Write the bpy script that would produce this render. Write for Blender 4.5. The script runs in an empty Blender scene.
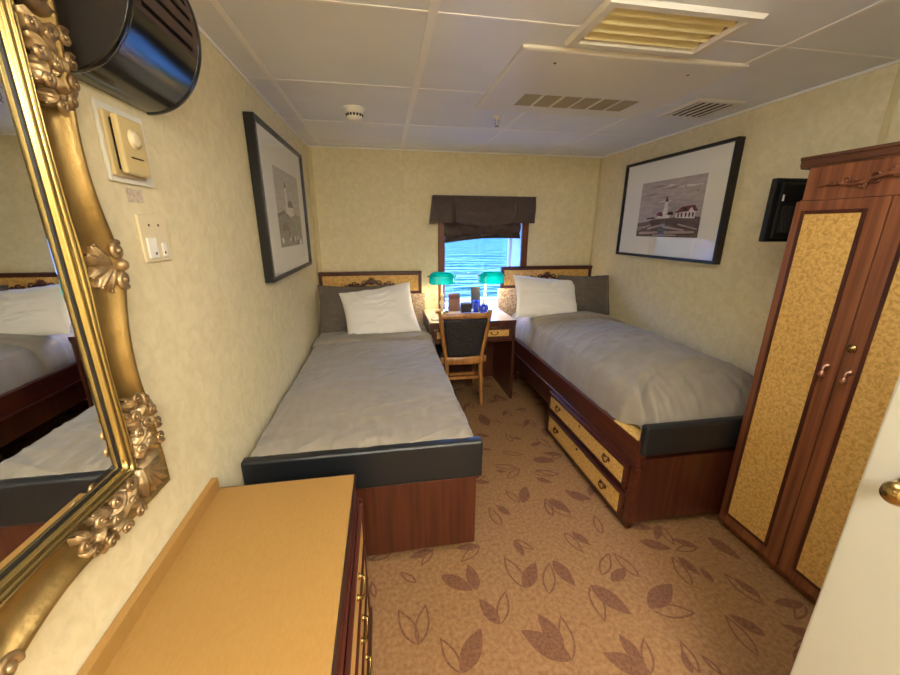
import bpy, bmesh, math, random
from math import sin, cos, pi, radians, sqrt
from mathutils import Vector, Matrix, noise, Euler

S = bpy.context.scene
COL = S.collection
R = random.Random(7)

# ------------------------------------------------------------------ room figures (metres)
XL, XR = -0.60, 2.10
YB, YF = 3.60, -1.90
ZC = 2.17
CAM_Z = 1.5

# ------------------------------------------------------------------ materials
def srgb(r, g, b):
    def f(c):
        c /= 255.0
        return c / 12.92 if c <= 0.04045 else ((c + 0.055) / 1.055) ** 2.4
    return (f(r), f(g), f(b), 1.0)

def mat(name, col, rough=0.5, metal=0.0, spec=0.5, col2=None, nscale=(1, 1, 1), nsc=5.0, detail=4.0,
        bump=0.0, bscale=40.0, lo=0.35, hi=0.65, coat=0.0, sheen=0.0, wave=None, emis=None, estr=0.0, distort=0.0):
    m = bpy.data.materials.new(name)
    m.use_nodes = True
    nt = m.node_tree
    N, L = nt.nodes, nt.links
    b = N['Principled BSDF']
    b.inputs['Base Color'].default_value = col
    b.inputs['Roughness'].default_value = rough
    b.inputs['Metallic'].default_value = metal
    b.inputs['Specular IOR Level'].default_value = spec
    b.inputs['Coat Weight'].default_value = coat
    b.inputs['Coat Roughness'].default_value = 0.15
    b.inputs['Sheen Weight'].default_value = sheen
    tc = N.new('ShaderNodeTexCoord')
    mp = N.new('ShaderNodeMapping')
    mp.inputs['Scale'].default_value = nscale
    L.new(tc.outputs['Object'], mp.inputs['Vector'])
    if col2 is not None:
        n = N.new('ShaderNodeTexNoise')
        n.inputs['Scale'].default_value = nsc
        n.inputs['Detail'].default_value = detail
        n.inputs['Distortion'].default_value = distort
        L.new(mp.outputs['Vector'], n.inputs['Vector'])
        r = N.new('ShaderNodeValToRGB')
        r.color_ramp.elements[0].position = lo
        r.color_ramp.elements[1].position = hi
        r.color_ramp.elements[0].color = col
        r.color_ramp.elements[1].color = col2
        L.new(n.outputs['Fac'], r.inputs['Fac'])
        L.new(r.outputs['Color'], b.inputs['Base Color'])
    if bump > 0:
        n2 = N.new('ShaderNodeTexNoise')
        n2.inputs['Scale'].default_value = bscale
        n2.inputs['Detail'].default_value = 3.0
        L.new(mp.outputs['Vector'] if nscale != (1, 1, 1) and wave else tc.outputs['Object'], n2.inputs['Vector'])
        bp = N.new('ShaderNodeBump')
        bp.inputs['Strength'].default_value = bump
        bp.inputs['Distance'].default_value = 0.01
        L.new(n2.outputs['Fac'], bp.inputs['Height'])
        L.new(bp.outputs['Normal'], b.inputs['Normal'])
    if emis is not None:
        b.inputs['Emission Color'].default_value = emis
        b.inputs['Emission Strength'].default_value = estr
    return m

M = {}
M['wallpaper'] = mat('wallpaper', srgb(218, 205, 165), 0.75, col2=srgb(229, 217, 180), nsc=24, detail=9, lo=0.34, hi=0.66, bump=0.08, bscale=70, distort=.8, spec=0.25)
M['wall_seam'] = mat('wall_seam', srgb(205, 188, 140), 0.5, col2=srgb(215, 198, 150), nsc=10, spec=0.3)
M['ceiling_tile'] = mat('ceiling_tile', srgb(224, 226, 226), 0.42, col2=srgb(230, 232, 232), nsc=3, spec=0.4)
M['ceiling_strip'] = mat('ceiling_strip', srgb(240, 238, 232), 0.35, spec=0.5)
M['carpet'] = mat('carpet', srgb(134, 99, 65), 0.95, col2=srgb(164, 124, 84), nsc=60, detail=6, lo=0.3, hi=0.7, bump=0.5, bscale=240, spec=0.1)
M['carpet_leaf'] = mat('carpet_leaf', srgb(112, 77, 57), 0.95, col2=srgb(134, 94, 68), nsc=80, detail=4, bump=0.5, bscale=240, spec=0.1)
M['mahogany'] = mat('mahogany', srgb(56, 25, 16), 0.33, col2=srgb(84, 42, 26), nscale=(26, 26, 0.9), nsc=1.6, detail=5, spec=0.5, coat=0.25)
M['mahogany_y'] = mat('mahogany_y', srgb(62, 26, 17), 0.33, col2=srgb(86, 38, 24), nscale=(30, 1.2, 30), nsc=1.6, detail=5, spec=0.5, coat=0.25)
M['wardrobe_wood'] = mat('wardrobe_wood', srgb(102, 56, 35), 0.36, col2=srgb(142, 88, 56), nscale=(24, 24, 0.8), nsc=1.7, detail=5, spec=0.5, coat=0.2)
M['dark_wood'] = mat('dark_wood', srgb(62, 26, 18), 0.35, col2=srgb(84, 38, 24), nscale=(12, 12, 2), nsc=2, spec=0.5, coat=0.2)
M['crown_wood'] = mat('crown_wood', srgb(70, 42, 30), 0.3, col2=srgb(104, 66, 46), nscale=(12, 3, 12), nsc=2, spec=0.5)
M['burl'] = mat('burl', srgb(190, 146, 74), 0.38, col2=srgb(224, 184, 106), nsc=75, detail=10, lo=0.34, hi=0.60, distort=.7, spec=0.5)
M['burl_fine'] = mat('burl_fine', srgb(184, 138, 66), 0.38, col2=srgb(220, 178, 100), nsc=55, detail=9, lo=0.34, hi=0.60, distort=.7, spec=0.5)
M['dresser_top'] = mat('dresser_top', srgb(162, 122, 64), 0.42, col2=srgb(166, 127, 69), nscale=(3, 1, 1), nsc=60, detail=6, spec=0.45)
M['black_edge'] = mat('black_edge', srgb(52, 34, 26), 0.4)
M['leather'] = mat('leather', srgb(26, 29, 32), 0.36, bump=0.15, bscale=180, spec=0.55)
M['bedspread'] = mat('bedspread', srgb(143, 134, 121), 0.85, col2=srgb(151, 142, 129), nsc=14, bump=0.18, bscale=300, sheen=0.25, spec=0.2)
M['grey_pillow'] = mat('grey_pillow', srgb(102, 93, 84), 0.85, col2=srgb(110, 101, 92), nsc=14, bump=0.15, bscale=300, sheen=0.2, spec=0.2)
M['white_linen'] = mat('white_linen', srgb(238, 235, 228), 0.85, bump=0.1, bscale=300, sheen=0.2, spec=0.2)
M['mattress'] = mat('mattress', srgb(190, 184, 172), 0.9, col2=srgb(200, 194, 182), nsc=20)
M['gold'] = mat('gold', srgb(134, 106, 56), 0.38, metal=0.8, col2=srgb(178, 148, 90), nsc=9, detail=6, lo=0.3, hi=0.7, bump=0.12, bscale=70, spec=0.5)
M['gold_bright'] = mat('gold_bright', srgb(178, 154, 96), 0.27, metal=0.9, spec=0.5)
M['gold_old'] = mat('gold_old', srgb(134, 108, 72), 0.4, metal=0.7, col2=srgb(184, 158, 116), nsc=26, detail=5, spec=0.5)
M['mirror_glass'] = mat('mirror_glass', (0.86, 0.88, 0.86, 1), 0.015, metal=1.0)
M['black_gap'] = mat('black_gap', srgb(16, 13, 10), 0.5)
M['black_frame'] = mat('black_frame', srgb(20, 19, 19), 0.35, spec=0.5)
M['mat_board'] = mat('mat_board', srgb(236, 234, 224), 0.8)
M['black_gloss'] = mat('black_gloss', srgb(12, 12, 12), 0.16, spec=0.5, coat=0.3)
M['brown_matte'] = mat('brown_matte', srgb(70, 52, 42), 0.5, spec=0.4)
M['cap_brown'] = mat('cap_brown', srgb(34, 27, 23), 0.55)
M['plastic_black'] = mat('plastic_black', srgb(18, 18, 18), 0.45)
M['plastic_cream'] = mat('plastic_cream', srgb(206, 184, 128), 0.4, spec=0.5)
M['plastic_almond'] = mat('plastic_almond', srgb(226, 210, 168), 0.35, spec=0.5)
M['white_paint'] = mat('white_paint', srgb(226, 222, 208), 0.4, spec=0.5)
M['white_plastic'] = mat('white_plastic', srgb(236, 232, 216), 0.35, spec=0.5)
M['label_paper'] = mat('label_paper', srgb(206, 190, 168), 0.8, col2=srgb(190, 170, 150), nsc=90, lo=0.5, hi=0.6)
M['door_paint'] = mat('door_paint', srgb(184, 182, 168), 0.32, spec=0.5, col2=srgb(190, 188, 175), nsc=2)
M['brass'] = mat('brass', srgb(178, 150, 92), 0.22, metal=0.95)
M['copper'] = mat('copper', srgb(200, 150, 124), 0.3, metal=0.85)
M['brass_dark'] = mat('brass_dark', srgb(104, 72, 42), 0.35, metal=0.8)
M['vent_cream'] = mat('vent_cream', srgb(226, 212, 160), 0.5, spec=0.4)
M['vent_tan'] = mat('vent_tan', srgb(176, 164, 138), 0.6, spec=0.3)
M['dark_void'] = mat('dark_void', srgb(24, 22, 20), 0.8)
M['chair_wood'] = mat('chair_wood', srgb(150, 100, 48), 0.36, col2=srgb(186, 130, 68), nscale=(14, 14, 2), nsc=2, spec=0.5, coat=0.2)
M['chair_fabric'] = mat('chair_fabric', srgb(38, 36, 36), 0.85, col2=srgb(56, 53, 52), nsc=90, lo=0.4, hi=0.6, bump=0.2, bscale=300, spec=0.25)
M['shade_cloth'] = mat('shade_cloth', srgb(58, 42, 34), 0.6, col2=srgb(70, 53, 44), nsc=30, bump=0.15, bscale=200, sheen=0.3)
M['trim_wood'] = mat('trim_wood', srgb(88, 46, 26), 0.4, col2=srgb(120, 66, 36), nscale=(20, 20, 1), nsc=2, spec=0.4)
M['reveal_paint'] = mat('reveal_paint', srgb(214, 216, 220), 0.5)
M['floral'] = mat('floral', srgb(146, 116, 92), 0.85, col2=srgb(204, 186, 164), nsc=60, detail=3, lo=0.42, hi=0.58, distort=1.5)
M['desk_glass_glare'] = mat('desk_glass_glare', srgb(214, 198, 176), 0.1, spec=0.8, coat=1.0, col2=srgb(222, 208, 188), nscale=(1, 8, 1), nsc=3)  # pale tone puts the window's glare into the desk top's colour
M['cobalt'] = mat('cobalt', srgb(24, 50, 190), 0.1, spec=0.7, coat=0.5)
M['brown_card'] = mat('brown_card', srgb(92, 62, 54), 0.6)
M['cup_white'] = mat('cup_white', srgb(232, 232, 228), 0.25)
M['chrome'] = mat('chrome', srgb(190, 190, 190), 0.2, metal=1.0)
M['led_white'] = mat('led_white', srgb(235, 235, 230), 0.4)
# picture inks
for nm, c in (('ink_sky', (170, 160, 160)), ('ink_white', (214, 208, 204)), ('ink_dark', (58, 44, 44)), ('ink_grass', (96, 82, 80)),
              ('ink_roof', (112, 62, 66)), ('ink_log', (166, 148, 144)), ('ink_shade', (80, 64, 66)), ('ink_mist', (168, 168, 162)), ('ink_cloud', (142, 132, 132)),
              ('ink_rock', (118, 118, 112)), ('ink_deep', (74, 74, 70))):
    c2 = tuple(min(255, v + 22) for v in c)
    M[nm] = mat(nm, srgb(*c), 0.8, col2=srgb(*c2), nscale=(1, 2, 9), nsc=6, detail=5, spec=0.2)

def glass_mat(name, tint=(1, 1, 1, 1), gloss=0.1, rough=0.0):
    m = bpy.data.materials.new(name); m.use_nodes = True
    nt = m.node_tree; N = nt.nodes; L = nt.links
    N.remove(N['Principled BSDF'])
    out = N['Material Output']
    t = N.new('ShaderNodeBsdfTransparent'); t.inputs['Color'].default_value = tint
    g = N.new('ShaderNodeBsdfGlossy'); g.inputs['Roughness'].default_value = rough
    fr = N.new('ShaderNodeLayerWeight'); fr.inputs['Blend'].default_value = 0.5
    pw = N.new('ShaderNodeMath'); pw.operation = 'POWER'; pw.inputs[1].default_value = 5.0
    L.new(fr.outputs['Facing'], pw.inputs[0])
    mm = N.new('ShaderNodeMath'); mm.operation = 'MULTIPLY_ADD'; mm.inputs[1].default_value = 0.9; mm.inputs[2].default_value = gloss
    L.new(pw.outputs[0], mm.inputs[0])
    mx = N.new('ShaderNodeMixShader')
    L.new(mm.outputs[0], mx.inputs[0]); L.new(t.outputs[0], mx.inputs[1]); L.new(g.outputs[0], mx.inputs[2])
    L.new(mx.outputs[0], out.inputs['Surface'])
    return m
M['glass'] = glass_mat('window_glass', (0.97, 0.99, 1, 1), 0.04)
M['picture_glass'] = glass_mat('picture_glass', (1, 1, 1, 1), 0.075)

def shade_glass():
    m = bpy.data.materials.new('green_glass'); m.use_nodes = True
    nt = m.node_tree; N = nt.nodes; L = nt.links
    b = N['Principled BSDF']; b.inputs['Base Color'].default_value = srgb(0, 120, 100); b.inputs['Roughness'].default_value = 0.12
    b.inputs['Coat Weight'].default_value = 0.5
    t = N.new('ShaderNodeBsdfTranslucent'); t.inputs['Color'].default_value = srgb(0, 160, 170)
    mx = N.new('ShaderNodeMixShader'); mx.inputs[0].default_value = 0.6
    L.new(b.outputs[0], mx.inputs[1]); L.new(t.outputs[0], mx.inputs[2]); L.new(mx.outputs[0], N['Material Output'].inputs['Surface'])
    return m
M['green_glass'] = shade_glass()

def emit(name, col, st):
    m = bpy.data.materials.new(name); m.use_nodes = True
    b = m.node_tree.nodes['Principled BSDF']
    b.inputs['Base Color'].default_value = col
    b.inputs['Emission Color'].default_value = col
    b.inputs['Emission Strength'].default_value = st
    return m
M['bulb'] = emit('bulb', srgb(255, 226, 170), 14)

def sea_mat():
    m = bpy.data.materials.new('sea_water'); m.use_nodes = True
    nt = m.node_tree; N = nt.nodes; L = nt.links
    b = N['Principled BSDF']
    b.inputs['Base Color'].default_value = (0.0, 0.016, 0.006, 1)
    b.inputs['Roughness'].default_value = 0.12
    tc = N.new('ShaderNodeTexCoord'); mp = N.new('ShaderNodeMapping'); mp.inputs['Scale'].default_value = (0.07, 0.24, 1)
    n = N.new('ShaderNodeTexNoise'); n.inputs['Scale'].default_value = 0.9; n.inputs['Detail'].default_value = 5; n.inputs['Distortion'].default_value = 0.6
    bp = N.new('ShaderNodeBump'); bp.inputs['Strength'].default_value = 0.7; bp.inputs['Distance'].default_value = 1.3
    L.new(tc.outputs['Object'], mp.inputs['Vector']); L.new(mp.outputs[0], n.inputs['Vector'])
    L.new(n.outputs['Fac'], bp.inputs['Height']); L.new(bp.outputs[0], b.inputs['Normal'])
    return m
M['sea'] = sea_mat()

# ------------------------------------------------------------------ mesh builder
class MB:
    def __init__(self):
        self.bm = bmesh.new()
        self.mi = 0
    def _tagfaces(self, before):
        for f in self.bm.faces:
            if f.index == -1 or f not in before:
                f.material_index = self.mi
    def face(self, pts, smooth=False):
        vs = [self.bm.verts.new(p) for p in pts]
        f = self.bm.faces.new(vs); f.material_index = self.mi; f.smooth = smooth
        return self
    def box(self, x0, x1, y0, y1, z0, z1, bev=0.0, seg=2, mtx=None):
        if x1 < x0: x0, x1 = x1, x0
        if y1 < y0: y0, y1 = y1, y0
        if z1 < z0: z0, z1 = z1, z0
        t = bmesh.new()
        vs = [t.verts.new(p) for p in ((x0, y0, z0), (x1, y0, z0), (x1, y1, z0), (x0, y1, z0), (x0, y0, z1), (x1, y0, z1), (x1, y1, z1), (x0, y1, z1))]
        for q in ((0, 3, 2, 1), (4, 5, 6, 7), (0, 1, 5, 4), (1, 2, 6, 5), (2, 3, 7, 6), (3, 0, 4, 7)):
            t.faces.new([vs[i] for i in q])
        if bev > 0:
            bev = min(bev, 0.49 * min(x1 - x0, y1 - y0, z1 - z0))
            bmesh.ops.bevel(t, geom=list(t.edges), offset=bev, segments=seg, profile=0.6, affect='EDGES')
        if mtx is not None:
            bmesh.ops.transform(t, matrix=mtx, verts=list(t.verts))
        self.merge(t)
        return self
    def merge(self, t, smooth=None):
        t.verts.ensure_lookup_table()
        mp = {}
        for v in t.verts:
            mp[v] = self.bm.verts.new(v.co)
        for f in t.faces:
            try:
                nf = self.bm.faces.new([mp[v] for v in f.verts])
            except ValueError:
                continue
            nf.material_index = self.mi
            nf.smooth = f.smooth if smooth is None else smooth
        t.free()
    def grid(self, fn, nu, nv, smooth=True, cu=False, cv=False):
        P = [[self.bm.verts.new(fn(i / (nu if cu else nu), j / (nv if cv else nv))) for j in range(nv if cv else nv + 1)] for i in range(nu if cu else nu + 1)]
        for i in range(nu):
            for j in range(nv):
                a = P[i][j]; b = P[(i + 1) % len(P)][j]; c = P[(i + 1) % len(P)][(j + 1) % len(P[0])]; d = P[i][(j + 1) % len(P[0])]
                try:
                    f = self.bm.faces.new((a, b, c, d)); f.smooth = smooth; f.material_index = self.mi
                except ValueError:
                    pass
        return self
    def tube(self, pts, rad, n=8, caps=True, flat=1.0):
        pts = [Vector(p) for p in pts]
        if not hasattr(rad, '__len__'):
            rad = [rad] * len(pts)
        rings = []
        up = None
        for i, p in enumerate(pts):
            t = (pts[min(i + 1, len(pts) - 1)] - pts[max(i - 1, 0)])
            if t.length < 1e-9: t = Vector((0, 0, 1))
            t.normalize()
            if up is None:
                up = Vector((0, 0, 1)) if abs(t.z) < 0.9 else Vector((1, 0, 0))
            a = t.cross(up)
            if a.length < 1e-6: a = t.orthogonal()
            a.normalize(); b = a.cross(t).normalized(); up = b
            rings.append([self.bm.verts.new(p + (a * cos(2 * pi * k / n) + b * sin(2 * pi * k / n) * flat) * rad[i]) for k in range(n)])
        for i in range(len(rings) - 1):
            for k in range(n):
                f = self.bm.faces.new((rings[i][k], rings[i][(k + 1) % n], rings[i + 1][(k + 1) % n], rings[i + 1][k]))
                f.smooth = True; f.material_index = self.mi
        if caps:
            for r, rev in ((rings[0], True), (rings[-1], False)):
                try:
                    f = self.bm.faces.new(list(reversed(r)) if rev else r); f.material_index = self.mi
                except ValueError:
                    pass
        return self
    def lathe(self, prof, n=24, loc=(0, 0, 0), axis='z', mtx=None):
        t = bmesh.new()
        rings = []
        for r, h in prof:
            if r < 1e-5:
                rings.append([t.verts.new((0, 0, h))])
            else:
                rings.append([t.verts.new((r * cos(2 * pi * k / n), r * sin(2 * pi * k / n), h)) for k in range(n)])
        for a, b in zip(rings, rings[1:]):
            for k in range(n):
                q = [a[k % len(a)], a[(k + 1) % len(a)], b[(k + 1) % len(b)], b[k % len(b)]]
                u = []
                for v in q:
                    if v not in u: u.append(v)
                if len(u) >= 3:
                    f = t.faces.new(u); f.smooth = True
        m = Matrix.Translation(loc)
        if axis == 'x': m = m @ Matrix.Rotation(pi / 2, 4, 'Y')
        if axis == '-x': m = m @ Matrix.Rotation(-pi / 2, 4, 'Y')
        if axis == 'y': m = m @ Matrix.Rotation(-pi / 2, 4, 'X')
        if axis == '-y': m = m @ Matrix.Rotation(pi / 2, 4, 'X')
        if axis == '-z': m = m @ Matrix.Rotation(pi, 4, 'X')
        if mtx is not None: m = mtx
        bmesh.ops.transform(t, matrix=m, verts=list(t.verts))
        self.merge(t)
        return self
    def ball(self, c, r, n=12, sc=(1, 1, 1), mtx=None):
        t = bmesh.new()
        bmesh.ops.create_uvsphere(t, u_segments=n, v_segments=max(6, n // 2 + 2), radius=r)
        bmesh.ops.scale(t, vec=sc, verts=list(t.verts))
        if mtx is not None: bmesh.ops.transform(t, matrix=mtx, verts=list(t.verts))
        bmesh.ops.translate(t, vec=c, verts=list(t.verts))
        self.merge(t, True)
        return self
    def build(self, name, mats, parent=None, kind=None, flat=False):
        bmesh.ops.remove_doubles(self.bm, verts=list(self.bm.verts), dist=1e-6)
        bmesh.ops.recalc_face_normals(self.bm, faces=list(self.bm.faces))
        if not isinstance(mats, (list, tuple)): mats = [mats]
        if parent is not None:
            off = parent_world(parent)
            bmesh.ops.translate(self.bm, vec=-off, verts=list(self.bm.verts))
        me = bpy.data.meshes.new(name)
        self.bm.to_mesh(me); self.bm.free()
        for m in mats: me.materials.append(M[m])
        o = bpy.data.objects.new(name, me); COL.objects.link(o)
        if parent is not None: o.parent = parent
        if kind: o['kind'] = kind
        return o

def parent_world(p):
    v = Vector((0, 0, 0))
    while p is not None:
        v += p.location; p = p.parent
    return v

def thing(name, label, cat, loc=(0, 0, 0), group=None):
    o = bpy.data.objects.new(name, None); COL.objects.link(o)
    o.location = loc; o.empty_display_size = 0.1
    return tag(o, label, cat, group)
def tag(o, label, cat, group=None):
    o['label'] = label; o['category'] = cat
    if group: o['group'] = group
    return o
def struct(mb, name, mats, parent=None):
    return mb.build(name, mats, parent, kind=None if parent else 'structure')
def origin_to(o, loc):
    """move a top-level mesh's origin to loc without moving the shape"""
    loc = Vector(loc); o.data.transform(Matrix.Translation(-loc)); o.location = loc
    return o

def plate(mb, axis, val, u0, u1, v0, v1, holes=(), cuts_u=(), cuts_v=()):
    us = sorted({u0, u1, *cuts_u, *[h[0] for h in holes], *[h[1] for h in holes]})
    vs = sorted({v0, v1, *cuts_v, *[h[2] for h in holes], *[h[3] for h in holes]})
    for a, b in zip(us, us[1:]):
        for c, d in zip(vs, vs[1:]):
            mu, mv = (a + b) / 2, (c + d) / 2
            if any(h[0] < mu < h[1] and h[2] < mv < h[3] for h in holes): continue
            P = [(a, c), (b, c), (b, d), (a, d)]
            if axis == 'z': pts = [(p[0], p[1], val) for p in P]
            elif axis == 'y': pts = [(p[0], val, p[1]) for p in P]
            else: pts = [(val, p[0], p[1]) for p in P]
            mb.face(pts)

LAMP_W = 4.0
LAMP_E = 5.0
FILL_E = 22.0
# ------------------------------------------------------------------ camera
cam = bpy.data.cameras.new('camera'); co = bpy.data.objects.new('camera', cam); COL.objects.link(co)
F_PX, PITCH, YAW, ROLL = 372.66, 0.28304, 0.17234, 0.003687
cam.sensor_fit = 'HORIZONTAL'; cam.sensor_width = 36; cam.lens = F_PX / 900 * 36
cam.clip_start = 0.01; cam.clip_end = 5000
cp, sp, cy, sy = cos(PITCH), sin(PITCH), cos(YAW), sin(YAW)
Fw = Vector((sy * cp, cy * cp, -sp)); Rt = Vector((cy, -sy, 0)); Up = Rt.cross(Fw)
R2 = Rt * cos(ROLL) + Up * sin(ROLL); U2 = Up * cos(ROLL) - Rt * sin(ROLL)
mw = Matrix((R2, U2, -Fw)).transposed().to_4x4(); mw.translation = Vector((0, 0, CAM_Z))
co.matrix_world = mw
S.camera = co

# ------------------------------------------------------------------ room shell
WX0, WX1, WZ0, WZ1 = 0.57, 1.33, 0.755, 1.66      # window opening
b = MB(); plate(b, 'x', XL, YF, YB, 0, ZC); b.box(XL - .05, XL - .001, YF, YB, 0, ZC)
struct(b, 'wall_left', 'wallpaper')
b = MB(); plate(b, 'x', XR, YF, YB, 0, ZC); b.box(XR + .001, XR + .05, YF, YB, 0, ZC)
struct(b, 'wall_right', 'wallpaper')
b = MB(); plate(b, 'y', YF, XL, XR, 0, ZC)
struct(b, 'wall_front', 'wallpaper')
b = MB(); b.box(.995, XR, -.36, -.30, 0, ZC); struct(b, 'wall_partition', 'wallpaper')
b = MB(); plate(b, 'y', YB, XL, XR, 0, ZC, holes=[(WX0, WX1, WZ0, WZ1)])
struct(b, 'wall_back', 'wallpaper')

# carpet with its woven leaves
def carpet():
    b = MB(); b.box(XL, XR, YF, YB, -0.05, 0.0)
    b.mi = 1; zc = [0]
    def leaf(p, q, fill, w=0.30):
        p = Vector((p[0], p[1], 0)); q = Vector((q[0], q[1], 0))
        d = q - p; L = d.length
        if L < .02: return
        d.normalize(); nrm = Vector((-d.y, d.x, 0))
        n = 12
        def side(s, wid, a0=0.0, a1=1.0):
            out = []
            for i in range(n + 1):
                t = a0 + (a1 - a0) * i / n
                h = wid * L * (sin(pi * t ** 0.85) ** 0.9 if 0 < t < 1 else 0)
                out.append(p + d * (t * L) + nrm * s * h)
            return out
        zc[0] = (zc[0] + 1) % 9; z = 0.0008 + zc[0] * 0.00012
        if fill:
            A = side(1, w * .5); B = side(-1, w * .5)
            for i in range(n):
                pts = [A[i], A[i + 1], B[i + 1], B[i]]
                u = []
                for v in pts:
                    if not any((v - k).length < 1e-5 for k in u): u.append(v)
                if len(u) > 2: b.face([(v.x, v.y, z) for v in u])
        else:
            for s in (1, -1):
                A = side(s, w * .5); th = 0.0085
                for i in range(n):
                    m0 = (A[i] - p).dot(nrm) * s; m1 = (A[i + 1] - p).dot(nrm) * s
                    c0 = A[i] - nrm * s * min(th, m0 + 0.0005); c1 = A[i + 1] - nrm * s * min(th, m1 + 0.0005)
                    if (A[i] - c0).length < 1e-6 and (A[i + 1] - c1).length < 1e-6: continue
                    b.face([(A[i].x, A[i].y, z), (A[i + 1].x, A[i + 1].y, z), (c1.x, c1.y, z), (c0.x, c0.y, z)])
    LV = LEAVES
    for (x0, y0, x1, y1, k) in LV:
        leaf((x0, y0), (x1, y1), k, 0.42 if k else 0.36)
    mids = [((a + c) / 2, (bb + dd) / 2) for a, bb, c, dd, _ in LV]
    rr = random.Random(3)
    y = YF + .1
    row = 0
    while y < YB:
        x = XL + .08 + (0.1 if row % 2 else 0)
        while x < XR:
            px, py = x + rr.uniform(-.03, .03), y + rr.uniform(-.03, .03)
            if all((px - m[0]) ** 2 + (py - m[1]) ** 2 > .125 ** 2 for m in mids):
                a = rr.uniform(0, 2 * pi)
                for k, da in ((0, .35), (1, -.3)):
                    ll = rr.uniform(.10, .14)
                    leaf((px, py), (px + ll * cos(a + da), py + ll * sin(a + da)), k, .36)
            x += 0.2
        y += 0.17; row += 1
    return struct(b, 'floor', ['carpet', 'carpet_leaf'])
LEAVES = [
(0.546, 1.533, 0.515, 1.679, 0), (0.852, 1.443, 0.883, 1.307, 0), (0.891, 1.436, 0.943, 1.342, 1), (0.545, 1.175, 0.498, 1.350, 0), (0.537, 1.176, 0.637, 1.295, 1),
(0.631, 1.133, 0.699, 1.284, 0), (0.721, 1.291, 0.760, 1.147, 1), (0.905, 1.179, 1.009, 1.286, 0), (1.067, 1.142, 1.027, 1.283, 0), (0.931, 1.146, 1.039, 1.196, 1),
(0.830, 1.144, 0.926, 0.993, 1), (0.830, 1.144, 0.803, 0.983, 0), (1.015, 1.009, 1.187, 1.089, 1), (1.017, 1.001, 1.189, 0.956, 0), (0.190, 1.300, 0.316, 1.205, 1),
(0.332, 1.202, 0.321, 1.338, 1), (0.386, 1.046, 0.331, 1.164, 1), (0.389, 1.046, 0.453, 1.181, 0), (0.063, 1.024, -0.009, 1.175, 0), (0.063, 1.024, 0.108, 1.180, 0),
(0.205, 0.906, 0.309, 1.045, 1), (0.202, 0.906, 0.146, 1.037, 0), (0.607, 0.879, 0.459, 1.012, 1), (0.607, 0.879, 0.639, 1.042, 0), (0.595, 0.920, 0.551, 1.064, 1),
(0.858, 0.791, 0.727, 0.884, 1), (0.858, 0.791, 0.913, 0.906, 0), (0.850, 0.819, 0.829, 0.935, 1), (1.031, 0.765, 1.044, 0.877, 0), (1.005, 0.769, 1.021, 0.841, 1),
(1.266, 1.061, 1.291, 1.216, 0), (1.318, 1.211, 1.344, 1.104, 1), (1.198, 1.323, 1.324, 1.255, 1), (0.840, 1.551, 0.848, 1.669, 0), (0.876, 1.680, 0.955, 1.560, 1),
(1.038, 1.399, 1.070, 1.527, 0), (0.078, 1.281, 0.006, 1.351, 0), (-0.101, 1.241, -0.119, 1.324, 0), (0.719, 1.681, 0.787, 1.818, 1), (0.702, 1.684, 0.652, 1.804, 0),
(0.843, 1.566, 0.860, 1.699, 0), (0.885, 1.686, 0.951, 1.571, 1), (0.654, 2.043, 0.803, 1.996, 0), (0.651, 1.990, 0.712, 1.969, 1), (0.754, 2.189, 0.887, 2.130, 0),
(0.880, 1.931, 1.046, 1.892, 0), (0.879, 1.880, 0.958, 1.818, 1), (0.926, 2.065, 1.075, 2.028, 1), (0.984, 2.227, 1.076, 2.265, 1), (1.061, 2.323, 1.122, 2.178, 0),
(0.753, 2.554, 0.740, 2.759, 1), (0.784, 2.664, 0.878, 2.582, 0), (0.965, 2.567, 1.038, 2.491, 0), (0.866, 2.300, 0.861, 2.429, 0), (0.896, 2.365, 0.948, 2.314, 1),
(1.005, 1.727, 1.121, 1.638, 1), (0.616, 1.604, 0.562, 1.691, 1), (0.702, 1.900, 0.815, 1.994, 0), (0.631, 2.452, 0.725, 2.393, 1), (0.625, 2.249, 0.692, 2.225, 1),
(1.496, 0.938, 1.456, 1.098, 0), (1.513, 0.969, 1.481, 1.065, 1), (1.288, 0.777, 1.298, 0.931, 0), (1.387, 0.834, 1.314, 0.929, 1), (1.373, 1.064, 1.377, 1.141, 1),
(1.558, 1.290, 1.605, 1.144, 1), (1.106, 0.747, 1.081, 0.819, 0), (1.033, 1.886, 0.902, 1.954, 0), (1.064, 2.042, 0.942, 2.079, 1), (0.940, 1.529, 0.846, 1.685, 0),
(1.068, 1.635, 1.005, 1.748, 1),
]
carpet()

# ceiling: painted metal tiles with openings for the grilles
V1 = (0.745, 1.205, 1.285, 1.505)
V3 = (1.715, 1.935, 2.03, 2.27)
b = MB(); plate(b, 'z', ZC, XL, XR, YF, YB, holes=[V1, V3])
struct(b, 'ceiling', 'ceiling_tile')
b = MB()
for x in (-0.48, 0.19, 0.86, 1.53):
    w = .011 if x != 0.19 else .016
    for (y0, y1) in ((YF, YB),) if not (V1[0] < x < V1[1]) else ((YF, V1[2] - .04), (V1[3] + .04, YB)):
        b.box(x - w, x + w, y0, y1, ZC - .003, ZC, .0015, 1)
for y in (0.06, 0.745, 1.43, 2.115, 2.80, 3.485):
    segs = [(XL, XR)]
    if V1[2] < y < V1[3]: segs = [(XL, V1[0] - .04), (V1[1] + .04, XR)]
    if V3[2] < y < V3[3]: segs = [(XL, V3[0] - .03), (V3[1] + .03, XR)]
    for x0, x1 in segs: b.box(x0, x1, y - .006, y + .006, ZC - .0025, ZC, .001, 1)
struct(b, 'trim_1', 'ceiling_strip')
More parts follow.
